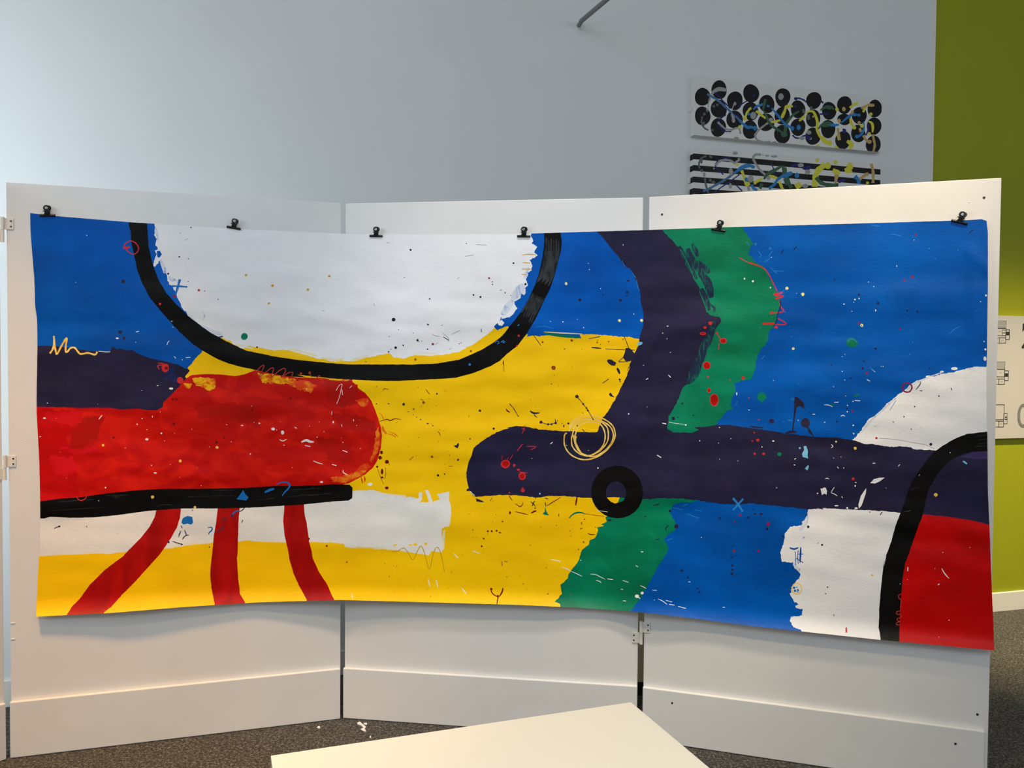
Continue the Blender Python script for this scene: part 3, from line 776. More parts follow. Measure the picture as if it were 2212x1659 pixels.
    L.line('dimred', 7, 'l 1182,300 1160,312 1165,335 1180,345 1176,400 1175,430 1145,440 1150,460 1180,458 1178,485 1150,492 1155,510 1178,515 1150,522 1145,540 1178,540')
    L.line('olive', 7, 'f 1210,1588 1260,1582 1310,1555 1345,1590 1390,1655 1430,1580 1460,1538 1490,1600 1530,1740 1560,1620 1590,1550 1625,1590 1660,1760')
    # ---- splatter: black / navy
    L.dots('purple', 'a 1630,440,6 1435,835,9 1530,690,7 1607,708,5 1860,1053,5 1747,982,5 1605,902,5 b 1370,552,9 1533,970,7 1907,937,8 1966,954,9 1225,1147,16 1518,1189,8 1430,1323,10 1308,1366,7 1243,1387,12 1515,1400,7 1183,1422,7 1268,1234,4 1202,1402,4 1392,1262,4 1318,787,4 1638,1196,4 1187,1293,4 2068,825,5 2069,848,6 2140,896,5 2178,918,6 60,1383,8 988,1506,5 1440,1335,4 1465,1330,4 1785,1353,4 1800,1346,4 c 115,665,8 218,845,10 45,920,5 92,942,4 8,896,4')
    L.dots('navy', 'a 1052,900,16 1025,1335,16 1057,1385,14 c 683,980,13 1027,982,14 1085,915,12 1083,944,6 878,937,8 1095,815,14,8 680,872,4 1012,1062,5 d 1033,1028,11 879,958,9 1022,1075,6 1270,1086,8 1353,1095,8 1015,1395,9 920,1497,12,6 910,1553,9 655,1525,7 1450,1555,6 680,838,10,4 815,1632,7')
    L.lines('navy', 10, 'd 352,598 378,570', 'd 250,628 272,595', 'd 1770,462 1798,436', taper=True)
    L.dots('navy', 'h 175,447,20 910,20,7 783,348,7 702,452,8 555,235,5 480,375,5 450,355,5 90,1197,11 40,1195,8 138,1317,12 265,1378,8 30,1165,6 g 1876,1300,8 2173,1265,9 2120,1295,10 1505,1370,18 1240,1288,8 935,1318,16,9 1450,1240,12 1555,322,9 1480,450,15 1518,440,6 1650,422,6 1735,205,5 1990,1530,5 1975,1635,6 k 1420,118,10 1467,173,8 1815,78,9 1815,112,9 1812,143,11 1540,258,10,5 1558,285,8 1808,15,6')
    L.lines('navy', 9, 'g 1440,1360 1415,1385 1418,1408', 'g 1360,1180 1310,1195', 'g 1255,1120 1290,1145', 'g 1330,1485 1360,1480', taper=True)
    L.poly('purple', 'h 358,258 375,250 405,270 435,300 440,350 400,325 376,338 362,430 352,520 345,545 340,520 350,430 356,350', .4)
    L.dot('purple', 1620 + 447 / 3.7365, 790 + 462 / 3.7365, 38 / 3.7365, 38 / 3.7365)
    L.poly('purple', 'h 430,485 470,488 495,530 520,572 495,555 472,540 466,510', .3)
    L.line('navy', 22, 'h 285,545 330,535 375,535', taper=True)
    L.line('navy', 14, 'h 0,490 60,498 110,502', taper=True)
    # on yellow, upper right
    L.poly('purple', 'c 1072,1390 1100,1388 1122,1402 1152,1440 1140,1452 1128,1495 1100,1505 1070,1500 1048,1470 1065,1430', .5, 3)
    L.lines('purple', 6, 'c 1055,1468 1018,1500 1022,1508 1090,1505', 'c 1060,1292 1080,1340 1098,1388', 'c 1150,1407 1050,1405 900,1398', taper=False)
    L.line('purple', 12, 'c 780,1385 820,1388 865,1394', taper=True)
    L.poly('purple', 'c 912,1498 922,1486 950,1488 992,1515 980,1540 950,1538 925,1520', .4, 3)
    L.lines('purple', 22, 'g 998,20 1010,40 1022,70', taper=True)
    L.dots('purple', 'g 1022,118,9 1025,135,6 657,263,15 710,327,9 738,362,8 750,382,9 795,458,6 350,482,14 410,500,10 440,500,9 476,488,11 583,493,9 545,515,6,12 660,512,6 440,156,5 708,402,5 f 1311,329,12 1961,384,11 2080,537,10 1878,624,7 1775,803,9 1604,936,10 1661,924,7 1457,460,6 1516,494,9,6 1559,512,6 1595,240,8 1182,325,6 1860,1060,12 1422,440,5 1350,393,5')
    L.lines('purple', 6, 'g 657,263 710,327 750,380 795,458', 'g 350,482 410,500 476,488', 'g 470,455 476,488', 'g 82,325 120,370 158,436', 'g 55,375 85,398', 'g 875,150 930,112', 'g 700,540 722,562', 'c 282,1275 315,1320 350,1368', 'c 760,1310 855,1292')
    L.lines('purple', 16, 'g 255,385 290,405 338,402', taper=True)
    L.line('purple', 8, 'g 290,405 300,430 320,442', taper=True)
    L.poly('purple', 'g 928,242 945,226 962,255 982,272 940,262', .2)
    L.poly('purple', 'f 1738,682 1760,678 1776,658 1784,668 1780,690 1770,706 1750,695', .2)
    L.poly('navy', 'f 1925,1130 1960,1142 2002,1165 1975,1166 1935,1158', .4)
    L.line('white', 8, 'f 1880,1072 1900,1095 1918,1108')
    L.lines('darkred', 6, 'f 1500,200 1518,225 1537,246', 'f 1135,212 1148,196 1186,206', 'f 1695,857 1730,857', 'f 1600,558 1615,575 1626,600', 'f 2050,1155 2065,1128', 'c 30,1495 35,1590', 'c 28,1500 26,1530', 'f 1455,285 1480,295', 'f 1360,805 1395,775', taper=True)
    L.line('darkred', 9, 'f 1105,476 1170,458 1195,468 1240,452 1290,460', taper=True)
    L.line('darkred', 10, 'f 2185,368 2195,385 2212,398', taper=True)
    L.dots('brown', 'c 612,1325,11 363,1339,9 457,1558,19 551,1398,6 830,1342,7 928,1335,7 700,1397,4 858,1360,5 834,1325,5 612,1550,4 462,1622,4 1050,1315,8,5 f 1481,314,12 1396,371,8 1392,418,5 1553,777,10 655,1538,10 1080,178,5 1434,184,4 1618,545,4 1655,555,4 1461,348,4 1586,342,4 b 1411,1488,10 1885,1416,9 g 714,1505,8 597,1410,5 670,1568,6 j 757,52,7 1147,82,4 k 363,95,4 182,222,5 374,300,6')
    L.dots('darkred', 'e 1483,497,12 969,613,10 1847,653,12 1910,615,9 2150,377,8 1475,285,9 1505,287,9 f 347,280,10 18,378,9 1110,785,16 1168,820,17 1085,862,10 1127,903,11,24 1128,953,10 1167,1043,16,13 1122,740,12,16 503,1478,9 1080,325,6 2155,1330,6 2030,1413,9 2063,1412,9 2105,1408,9 2130,1424,7 1994,1475,8 1977,1540,9 1903,1402,5 1878,1268,4 2100,1270,4 g 20,1330,7 4,1425,6 722,1310,8,5 502,1275,4,14 300,1215,6 85,1255,9,14')
    L.lines('darkred', 4, 'f 1155,870 1158,920 1148,965', 'f 1090,880 1110,940 1140,1010', 'f 1180,820 1190,850')
    L.lines('orange', 13, 'f 948,948 955,975 960,1002', 'f 975,942 980,970 978,990', taper=True)
    L.lines('orange', 22, 'f 1130,515 1140,550 1165,580', taper=True)
    L.lines('orange', 7, 'f 1170,580 1210,590 1245,612', 'f 1180,560 1230,580 1265,608', 'f 1100,400 1130,430 1140,470', taper=True)
    # yellow lower area marks
    L.lines('darkred', 8, 'g 75,1110 105,1148', 'g 128,1178 150,1190 172,1202 192,1185 195,1165', 'g 130,1245 185,1258 242,1272', 'g 697,1333 697,1356', 'g 680,1394 705,1386', 'g 400,1196 450,1165 520,1122', 'g 750,1425 770,1440 808,1440', taper=True)
    L.lines('darkred', 14, 'g 658,1122 652,1155 645,1192', 'g 265,1258 290,1245 312,1238', taper=True)
    L.lines('purple', 9, 'g 262,1160 285,1180 300,1200', 'g 275,1200 285,1170 300,1155', 'g 302,1110 305,1135', 'g 385,1128 410,1138', 'g 385,1165 392,1200', taper=True)
    L.poly('green', 'g 385,1200 398,1245 418,1278 380,1273 364,1262 382,1245', .2)
    L.line('green', 15, 'g 590,1300 630,1263 680,1252 722,1262', taper=True)
    L.line('darkred', 4, 'g 722,1262 800,1275 890,1285')
    L.line('white', 5, 'g 830,1238 870,1240 918,1248')
    L.lines('darkred', 12, 'j 1975,252 1968,285 1945,322', taper=True)
    L.lines('darkred', 9, 'j 1878,262 1895,298 1938,325', 'j 1940,318 1932,350 1928,382', taper=True)
    L.dots('darkred', 'j 1884,262,10 1935,318,10')
    L.lines('darkred', 5, 'j 1968,45 1968,82', 'j 1985,45 2010,50')
    # whites
    L.dots('white', 'a 1000,1385,12,7 740,507,5 648,908,4 1465,1240,7 1475,1290,5 1555,1568,5 1158,1420,4 c 1051,509,6 763,720,4,7 858,882,5 1142,1100,6 537,1166,7 431,1163,5 714,1215,6 1388,1262,6 1430,1203,10,5 2087,798,8,12 2158,820,11 1455,1427,5 1425,1310,5 1225,1537,5 660,1143,4 753,668,4 d 848,998,9 881,989,7 760,1034,9,6 1015,1085,6,12 165,902,7 25,850,10 1185,727,5,8 999,893,5 956,857,5 838,1020,4 1822,1093,1 765,1440,4 745,1458,4 745,1578,5 1060,1537,4 823,1093,6,4 1325,518,6,4 173,657,5 376,948,4')
    L.dots('white', 'e 1255,545,5 1253,628,14,10 1377,577,10 1325,915,14,7 1070,702,4 1460,195,18,9 1345,170,10,5 380,447,12,8 900,1040,10,8 2065,510,12,5 1973,650,5 2135,752,7 1935,503,5 1210,212,6,3 405,319,8,4 1213,450,6 1293,850,6 843,1152,6 1718,1023,5 1490,577,4 343,605,10,4 1170,500,7,10 1300,435,5,12 f 197,540,16,12 278,570,13,17 80,492,10,7 35,485,6,3 610,992,13,9 445,865,1 940,708,4,7 793,654,8,4 710,482,9,12 883,465,4,12 590,478,4 1025,1012,20,14 572,610,6 290,678,10,4 482,200,6')
    L.lines('white', 9, 'e 843,458 858,438 872,422', 'f 250,628 280,642 314,625', 'f 540,812 580,828 622,840', 'f 790,722 832,738', 'f 795,890 797,912 830,928', 'f 700,842 738,852', 'f 380,525 400,535', 'f 470,680 515,690', 'j 1392,180 1398,215 1405,245', 'j 1455,190 1465,248', 'j 795,300 800,335', 'j 1655,255 1690,300', 'k 395,32 440,38 475,48', 'k 485,90 525,105 560,125', 'f 1740,1600 1775,1642', 'f 1900,1580 1960,1602', taper=True)
    L.line('white', 22, 'f 438,652 480,636 512,648 545,650', taper=True)
    L.lines('white', 5, 'f 735,212 760,170 785,158 778,200 765,260 740,325', 'f 785,205 790,250', 'f 850,190 870,170', 'f 695,420 700,390', 'f 780,500 785,520')
    L.lines('white', 7, 'k 560,125 600,142 640,162', 'k 705,145 745,148 780,165 822,186', 'k 748,193 775,200 790,213', 'k 838,182 882,188', 'k 958,193 1003,210', 'k 1095,235 1120,245 1142,258', 'k 1190,270 1225,272', 'k 1235,340 1270,355 1305,382', 'k 1295,350 1345,362', 'k 1320,380 1362,388', 'k 1392,397 1452,413', 'k 960,353 985,355', 'k 1738,403 1757,405', 'k 1470,205 1487,207', 'k 945,262 960,266', 'k 1060,78 1078,88', taper=True)
    L.dots('white', 'k 1110,293,13,11 1070,318,17,14 630,36,5 1205,347,4')
    L.line('white', 9, 'k 1075,320 1095,337', taper=True)
    L.dots('white', 'g 836,873,9 1098,411,8 1585,505,11,9 1705,640,7 1970,622,6 1873,527,6 755,722,4 1255,352,4 272,792,4 1875,797,4 2030,812,4 1865,660,5 2020,240,6,18 2125,378,10,5 1718,1465,5 568,680,5 1213,1588,12,4')
    L.lines('white', 10, 'g 1340,762 1375,784', 'g 1437,80 1458,100', 'g 1385,490 1418,497', 'g 430,668 450,652', 'g 1245,118 1265,108', taper=True)
    L.line('white', 4, 'g 1440,482 1500,492 1570,500')
    L.dots('white', 'h 832,287,6 787,320,7 786,371,7 834,481,8 837,548,8 773,244,5 745,45,5 765,115,5 675,169,4 190,118,4 215,985,5 188,608,11,7 1615,702,5 1367,883,5 390,440,5 850,970,7,10 757,825,5,8 545,1030,8 785,1148,10 858,1150,12,8 698,1130,16,5 735,735,4 97,655,6,8 675,745,4 1098,988,4 1075,5,5 1775,1467,4 1557,1507,5 1275,1640,5,14')
    L.lines('white', 8, 'h 598,315 635,318 668,332', 'h 680,296 716,295', 'h 845,280 890,283', 'h 733,408 750,400 766,408', 'h 985,28 1012,50', 'h 945,112 970,126', 'h 655,635 670,650 655,664', 'h 608,914 622,908 638,914', 'h 653,1025 668,1000 682,980', 'h 653,1025 680,1035 706,1052', 'h 847,940 860,945', 'h 705,815 716,830', 'h 600,462 607,452', 'h 505,392 526,392', 'h 990,787 1012,787', 'h 1197,812 1210,797', 'h 740,1055 748,1068', 'h 358,755 372,748', 'h 354,800 366,802', taper=True)
    L.poly('white', 'h 570,990 582,992 600,982 612,985 622,1010 618,1042 602,1032 580,1044 574,1015', .2)
    L.poly('white', 'h 970,948 1000,915 1040,905 1088,903 1050,932 1010,950', .2)
    L.poly('white', 'h 938,988 936,1030 900,1130 880,1152 875,1122 895,1050 925,1005', .2)
    L.lines('white', 10, 'l 1497,100 1520,140 1555,180', 'l 1233,90 1232,122', 'l 1468,232 1480,220', taper=True)
    L.dots('white', 'l 1555,505,6 1230,188,3 1445,102,4 1475,638,4 1173,222,4')
    # blues on whites/reds
    L.poly('midblue', 'e 2018,1138 2050,1100 2075,1060 2090,1092 2122,1125 2100,1150 2060,1145', .3, 3)
    L.poly('midblue', 'e 1546,1340 1560,1300 1600,1282 1640,1290 1648,1340 1630,1356 1600,1346 1565,1354', .5, 3)
    L.line('midblue', 15, 'f 225,1015 270,996 320,998 340,1020 325,1050 300,1075 275,1110', taper=True)
    L.line('midblue', 22, 'f 125,1082 165,1062 208,1050', taper=True)
    L.lines('navy2', 9, 'e 1575,1400 1585,1430 1592,1452', 'e 1542,1408 1535,1430 1524,1462', 'e 1560,1470 1585,1450 1612,1446', 'e 1556,1482 1570,1465', 'e 1840,1422 1880,1402 1902,1382 1898,1345', 'e 1898,1330 1915,1300 1940,1318', 'e 1470,1498 1510,1512 1560,1526', 'e 1545,1365 1555,1385', taper=True)
    L.lines('midblue', 12, 'e 1772,1382 1805,1380 1808,1402 1785,1425 1780,1440', 'e 1980,1278 2000,1250 2040,1235', taper=True)
    L.dots('navy2', 'e 1980,1280,13 1438,1505,10 1550,1525,8')
    L.lines('purple', 8, 'e 2090,1210 2065,1235 2038,1246', 'e 2062,1340 2072,1315', 'e 460,1392 480,1380 515,1368', 'e 1640,1240 1645,1228', taper=True)
    L.dots('purple', 'e 505,1371,11,8 740,1372,4,7 1787,1547,6 1003,1434,3 1530,1438,4,9 h 1460,635,12 1525,245,6 1330,330,6 1243,412,6 1302,512,5 470,1300,11 582,1446,9 550,1433,4 968,1181,5 1415,30,1 l 606,248,6 592,298,5')
    L.dots('grey', 'h 1158,455,7 1012,488,4 1380,496,3 l 655,467,6,9')
    L.lines('purple', 8, 'h 1380,128 1370,155 1338,195', 'h 1622,178 1628,198', 'h 1370,203 1392,203', 'h 1050,1205 1068,1180', 'h 505,1137 590,1158', taper=True)
    L.line('grey', 4, 'h 1040,585 1180,596 1320,622 1420,640 1490,672')
    L.lines('blue', 15, 'h 320,1468 355,1480 392,1468', 'h 410,1465 408,1520 404,1590', taper=True)
    L.lines('blue', 6, 'h 365,1500 370,1560 368,1610', 'h 390,1490 385,1540 390,1600', 'h 375,1555 430,1590', 'h 385,1520 430,1520', 'h 430,1395 440,1380')
    L.line('white', 5, 'h 440,1330 440,1480 438,1640')
    L.dots('scratch', 'b 1875,1530,11 l 1,1,1 c 1340,1090,1')
    L.lines('scratch', 6, 'b 2090,1345 2110,1330 2125,1345 2110,1355', 'b 2140,1340 2165,1325 2160,1345 2180,1335', 'c 150,1200 165,1188')
    L.poly('lightblue', 'c 1168,1350 1190,1335 1216,1340 1212,1358 1180,1370', .2)
    L.poly('lightblue', 'h 432,650 455,648 468,690 465,720 470,752 450,742 425,738 420,710 438,680', .3)
    L.poly('lightblue', 'h 443,830 470,800 476,815 464,846', .2)
    L.line('lightblue', 15, 'h 1718,770 1735,780 1752,794', taper=True)
    L.dots('lightblue', 'g 340,1092,8 h 403,665,8')
    # pale scratches on the blues
    L.lines('scratch', 5, 'd 200,765 270,771', 'd 60,600 90,640 75,660', 'd 150,650 165,625 185,600', 'd 115,692 150,675 160,650', 'd 165,740 200,770 220,790', 'd 965,1545 1015,1582', 'd 1130,470 1180,475 1230,490', 'd 980,400 1050,405', 'd 120,1450 90,1480', 'd 230,960 280,920', 'd 1600,1280 1650,1240 1700,1210', 'c 960,200 1000,240', 'c 2100,480 2130,520', 'g 1480,1210 1560,1230', 'g 1600,1260 1650,1285 1700,1300', 'g 1660,1230 1720,1240', 'g 1420,1490 1470,1475', 'g 1600,1180 1560,1200', 'g 2030,300 2005,340', 'c 1040,640 1055,680 1070,690', 'c 1130,750 1160,790', 'h 1130,360 1180,280', 'c 300,1215 380,1205 460,1225', 'c 1165,800 1180,880 1195,900', taper=True)
    L.dots('midblue', 'd 163,585,14 45,550,12 h 345,270,16,10 325,440,20,8')
    # reds on green etc.
    L.dots('redline', 'c 1795,1178,18,14 1750,1215,15,11 1732,1266,28,13 1852,1262,11 1905,1328,30,24 1765,1537,32,34 2075,1645,12 g 1828,292,38,52 1783,210,15,20 1768,8,26,14 2075,105,13,17 1962,120,7 1775,95,10,8 47,838,40,36 122,850,12 158,888,14,8 190,942,30,34 195,1063,17 82,1083,8 2170,572,6 2200,632,9 2155,642,7 2172,750,8 2123,275,6 h 63,600,13 110,710,12,10 38,710,9 833,912,12 1020,584,10 72,437,8,5 18,608,6 1075,1,1')
    L.dots('red_dark', 'c 1905,1330,22,17 1765,1540,25,27 1732,1266,18,7 g 1828,292,31,45 1783,210,10,14 47,838,28,24 190,942,20,24')
    L.lines('redline', 5, 'g 18,800 14,780 25,770', 'g 60,800 75,782', 'g 85,800 110,760', 'c 1855,1270 1880,1310', 'c 1870,1350 1865,1400', 'g 165,905 232,915', 'g 185,1050 200,1035')
    L.lines('redline', 7, 'g 217,503 205,540 190,582', 'g 185,530 215,548', 'g 148,728 170,695 195,668', 'g 228,690 270,688 312,690', 'g 262,718 290,705 310,688', taper=True)
    L.dots('magenta', 'a 1487,1028,15,11 d 1310,815,12 1245,842,10 1338,477,9 1213,1235,9 878,1190,10 942,1594,11 h 942,62,10 828,365,9 148,1278,14,18 70,1497,9 g 2048,1275,11 2003,1332,8 1997,1580,12 2205,1582,10 b 2041,793,9 1560,1357,10')
    L.dots('redline', 'a 1365,1092,11 1697,975,11 c 160,1285,10 c 145,1368,8')
    L.line('redline', 12, 'l 752,562 752,580 754,602')
    L.dots('green', 'a 2085,1370,29 1290,1,1 d 823,1345,46,38 h 95,250,38,36 238,714,18,15 b 1,1,1')
    L.lines('green', 16, 'h 95,270 97,298', 'h 842,252 862,238 882,226', 'h 655,310 680,318', taper=True)
    L.line('scratch', 5, 'd 790,1340 815,1312 850,1330 865,1350')
    L.dots('ochre', 'a 2100,847,11 b 676,776,11 192,858,12 494,891,11 161,1009,10')
    L.dots('olive', 'l 953,153,7')
    L.dots('paleyellow', 'c 564,840,12 1020,1155,13 1209,1153,13 d 299,907,13 427,955,14 350,1394,12 902,1206,13 h 695,613,8')
    L.dots('gold', 'e 879,678,11 1852,697,13 1538,813,13 1302,1121,14 1663,1208,11 h 850,666,12 1500,1042,15')
    L.dots('brown', 'd 902,1208,5')
    # fine random spatter the brush left
    rnd = random.Random(3)
    for k in range(90):
        x, y = rnd.uniform(820, 1290), rnd.uniform(830, 1290)
        if 1010 < x and 920 < y < 1075: continue
        if x < 985 and 1060 < y < 1200: continue
        L.dot('brown' if rnd.random() < .6 else 'darkred', x, y, rnd.uniform(.5, 1.1), rnd.uniform(.5, 1.5))
    for k in range(46):
        x, y = rnd.uniform(1640, 2110), rnd.uniform(520, 1080)
        L.dot(rnd.choice(['navy', 'scratch', 'scratch', 'lightblue']), x, y, rnd.uniform(.4, .8), rnd.uniform(.4, .9))
    for k in range(60):
        x, y = rnd.uniform(120, 800), rnd.uniform(870, 1040)
        L.dot(rnd.choice(['white', 'crimson', 'darkred']), x, y, rnd.uniform(.4, .9), rnd.uniform(.4, 1.1))
    return L

L = big_painting()
bm, mats = build_painted('painted_paper_banner', OUT, L, 'blue', PAINTS, on_sheet, 11.0)
# the unpainted back of the paper and its cut edge, as vertices of their own so the rim stays crisp
bm.normal_update()
front = bm.faces[:]
rim = [e for e in bm.edges if e.is_boundary]
rim = [(e.verts[0].co.copy(), e.verts[1].co.copy()) for e in rim]
tmap = {}
for v in bm.verts[:]:
    tmap[v] = bm.verts.new((v.co.x, v.co.y + 0.0007, v.co.z))
pap = list(PAINTS).index('paper')
for f in front:
    nf = bm.faces.new([tmap[v] for v in reversed(f.verts)]); nf.material_index = pap
for p, q in rim:
    o_ = Vector((0, 0.0007, 0))
    nf = bm.faces.new([bm.verts.new(p), bm.verts.new(q), bm.verts.new(q + o_), bm.verts.new(p + o_)]); nf.material_index = pap
banner = link_mesh('painted_paper_banner', bm, mats, smooth=True)
tag(banner, 'huge abstract paper painting in blue, yellow, red and navy, clipped across the folding screen', 'painting')

# ------------------------------------------------------------------ bulldog clips
def make_clip():
    root = empty('bulldog_clip')
    # jaw: long rounded bar, slightly flared
    bm = bmesh.new()
    n = 14; prof = []
    for k in range(n + 1):
        t = math.pi * k / n
        prof.append((-0.0055 * math.sin(t) - 0.0006, 0.0048 * math.cos(t)))
    secs = [(-.0265, .75), (-.0255, .95), (-.024, 1.0), (.024, 1.0), (.0255, .95), (.0265, .75)]
    rings = []
    for (x, s) in secs:
        rings.append([bm.verts.new((x, yy * s, zz * s)) for (yy, zz) in prof])
    for a, b in zip(rings[:-1], rings[1:]):
        for k in range(n): bm.faces.new((a[k], a[k + 1], b[k + 1], b[k]))
        bm.faces.new((a[n], a[0], b[0], b[n]))
    bm.faces.new(rings[0][::-1]); bm.faces.new(rings[-1])
    # groove ridge along the jaw
    add_box(bm, -.022, .022, -.0068, -.004, -.0012, .0006, .0004)
    bmesh.ops.recalc_face_normals(bm, faces=bm.faces[:])
    link_mesh('jaw', bm, M_CLIP, root, True)
    # handles: neck with a round end, front one and the one behind it
    for j, (y0, off) in enumerate(((-.0072, 0.0), (-.0014, .0042))):
        bm = bmesh.new()
        pts = [(-.0105, .001), (-.0085, .006), (-.0076, .011), (-.0075, .0155)]
        arc = []
        cz, r = .0255, .0112
        for k in range(17):
            t = R(230) - R(280) * k / 16
            arc.append((math.cos(t) * r, cz + math.sin(t) * r))
        right = [(-x, z) for x, z in pts[::-1]]
        outl = pts + arc + right
        v0 = [bm.verts.new((x + off * (z / .03), y0 - .004 * math.sin(z / .036 * 2.2), z)) for x, z in outl]
        v1 = [bm.verts.new((x + off * (z / .03), y0 + .0014 - .004 * math.sin(z / .036 * 2.2), z)) for x, z in outl]
        bm.faces.new(v0); bm.faces.new(v1[::-1])
        for k in range(len(outl)):
            k2 = (k + 1) % len(outl)
            bm.faces.new((v0[k], v1[k], v1[k2], v0[k2]))
        if j == 0:
            add_box(bm, -.0122, -.0072, y0 - .004, y0 + .001, .0130, .0160, .0003)
            add_box(bm, .0072, .0118, y0 - .004, y0 + .001, .0125, .0155, .0003)
        bmesh.ops.recalc_face_normals(bm, faces=bm.faces[:])
        link_mesh('handle', bm, M_CLIP, root)
    bm = bmesh.new()
    # eyelet: small ring of bare metal
    for k in range(20):
        pass
    seg = 20
    ra, rb, y = .0044, .0017, -.0124
    o1 = [bm.verts.new((math.cos(6.2832 * k / seg) * ra, y + .0006, .0255 + math.sin(6.2832 * k / seg) * ra)) for k in range(seg)]
    o2 = [bm.verts.new((math.cos(6.2832 * k / seg) * (ra + rb) / 2, y - .0005, .0255 + math.sin(6.2832 * k / seg) * (ra + rb) / 2)) for k in range(seg)]
    o3 = [bm.verts.new((math.cos(6.2832 * k / seg) * rb, y + .0006, .0255 + math.sin(6.2832 * k / seg) * rb)) for k in range(seg)]
    for k in range(seg):
        k2 = (k + 1) % seg
        bm.faces.new((o1[k], o1[k2], o2[k2], o2[k])); bm.faces.new((o2[k], o2[k2], o3[k2], o3[k]))
    link_mesh('eyelet', bm, M_STEEL, root, True)
    return root

CLIPS = [(103, 465.5, -3, 'black bulldog clip at the far left corner of the painting'),
         (505, 492.5, 8, 'tilted black bulldog clip between the black curve and white oval, second from left'),
         (812.5, 510, 0, 'black bulldog clip standing upright on the white oval, just right of the first screen joint'),
         (1131.5, 510.5, 1, 'black bulldog clip at the right edge of the white oval, left of the black curve'),
         (1552, 497, 10, 'black bulldog clip tilted on the green painted area'),
         (2072, 480, 17, 'strongly tilted black bulldog clip near the right corner of the painting on blue')]
proto = None
for (px, py, tilt, lab) in CLIPS:
    if proto is None: proto = make_clip(); c = proto
    else:
        c = proto.copy(); COL.objects.link(c)
        for ch in list(proto.children):
            d = ch.copy(); COL.objects.link(d); d.parent = c
    p = on_sheet(px, py)
    e = 0.02
    slope = (sheet_y(p.x + e, p.z) - sheet_y(p.x - e, p.z)) / (2 * e)
    c.location = (p.x, p.y - 0.0008, p.z)
    c.rotation_euler = Matrix.Rotation(math.atan(slope), 3, 'Z').to_4x4().to_euler()
    c.rotation_euler = (Matrix.Rotation(math.atan(slope), 3, 'Z') @ Matrix.Rotation(R(tilt), 3, 'Y')).to_euler()
    tag(c, lab, 'clip', 'bulldog clips holding up the painting')

# ------------------------------------------------------------------ canvases on the back wall
CP = {
    'base': paint('canvas_white', srgb(214, 214, 212), srgb(210, 210, 207), bump=.1, rough=.6),
    'k': paint('canvas_black', srgb(14, 14, 14), srgb(20, 18, 18), bump=.1),
    'grey': paint('drip_grey', srgb(150, 150, 148)),
    'dgrey': paint('drip_dark_grey', srgb(88, 96, 88)),
    'blue': paint('drip_blue', srgb(40, 120, 180)),
    'steel': paint('drip_steel_blue', srgb(70, 108, 150)),
    'navy': paint('drip_dark_blue', srgb(34, 34, 110)),
    'green': paint('drip_green', srgb(58, 92, 68)),
    'yellow': paint('drip_yellow', srgb(204, 200, 62)),
    'tan': paint('drip_tan', srgb(182, 154, 100)),
}
CAN_T = 0.042
PLANE_Y = WY - CAN_T / math.cos(WALL_A)
S0 = along(on_plane(1501, 170, PLANE_Y, WK)); S1 = along(on_plane(1905, 216, PLANE_Y, WK))
def canvas_xy(px, py):
    p = on_plane(px, py, PLANE_Y, WK)
    return along(p), p.z
def canvas(name, z0, z1, layers, label, stripes=None):
    """stretched canvas: painted front face, sides continuing the pattern, stretcher back"""
    layers.items = [([canvas_xy(*q) for q in pts], m) for pts, m in layers.items]
    if stripes: layers.items = [(r, 'k') for r in stripes] + layers.items
    sc = 400.0
    layers.items = [([(x * sc, z * sc) for x, z in pts], m) for pts, m in layers.items]
    out = [(S0 * sc, z0 * sc), (S1 * sc, z0 * sc), (S1 * sc, z1 * sc), (S0 * sc, z1 * sc)]
    cx, cz = (S0 + S1) / 2, z0
    bm, mats = build_painted(name, out, layers, 'base', CP, lambda x, y: Vector((x / sc - cx, -CAN_T, y / sc - cz)), 40.0)
    w, h = (S1 - S0) / 2, z1 - z0
    ib = 0
    def quad(a, b, c_, d, mi):
        f = bm.faces.new([bm.verts.new(q) for q in (a, b, c_, d)]); f.material_index = mi
    cuts = [0.0]
    if stripes:
        for r in stripes: cuts += [min(q[1] for q in r) - z0, max(q[1] for q in r) - z0]
    cuts = sorted(set([max(0, c) for c in cuts])) + [h]
    for a, b in zip(cuts[:-1], cuts[1:]):
        if b - a < 1e-5: continue
        mid = (a + b) / 2 + z0
        mi = 1 if stripes and any(min(q[1] for q in r) < mid < max(q[1] for q in r) for r in stripes) else 0
        quad((-w, -.001, a), (-w, -CAN_T, a), (-w, -CAN_T, b), (-w, -.001, b), mi)
        quad((w, -CAN_T, a), (w, -.001, a), (w, -.001, b), (w, -CAN_T, b), mi)
    quad((-w, -.001, 0), (w, -.001, 0), (w, -CAN_T, 0), (-w, -CAN_T, 0), 0)
    quad((-w, -CAN_T, h), (w, -CAN_T, h), (w, -.001, h), (-w, -.001, h), 0)
    quad((-w, -.001, 0), (-w, -.001, h), (w, -.001, h), (w, -.001, 0), 0)
    root = empty(name)
    root.matrix_world = M_WALLSPACE @ Matrix.Translation((cx, 0, cz))
    fr = link_mesh('stretched_canvas', bm, mats, root)
    bm = bmesh.new()
    add_box(bm, -w - .012, -w + .01, -.010, -.0015, h * .42, h * .5, .002)
    add_cyl(bm, (-w - .008, -.010, h * .46), (-w - .008, -.016, h * .46), .005, 12)
    link_mesh('mounting_bracket', bm, M_METAL, root)
    tag(root, label, 'painting', 'narrow drip painted canvases on the back wall')
    return root

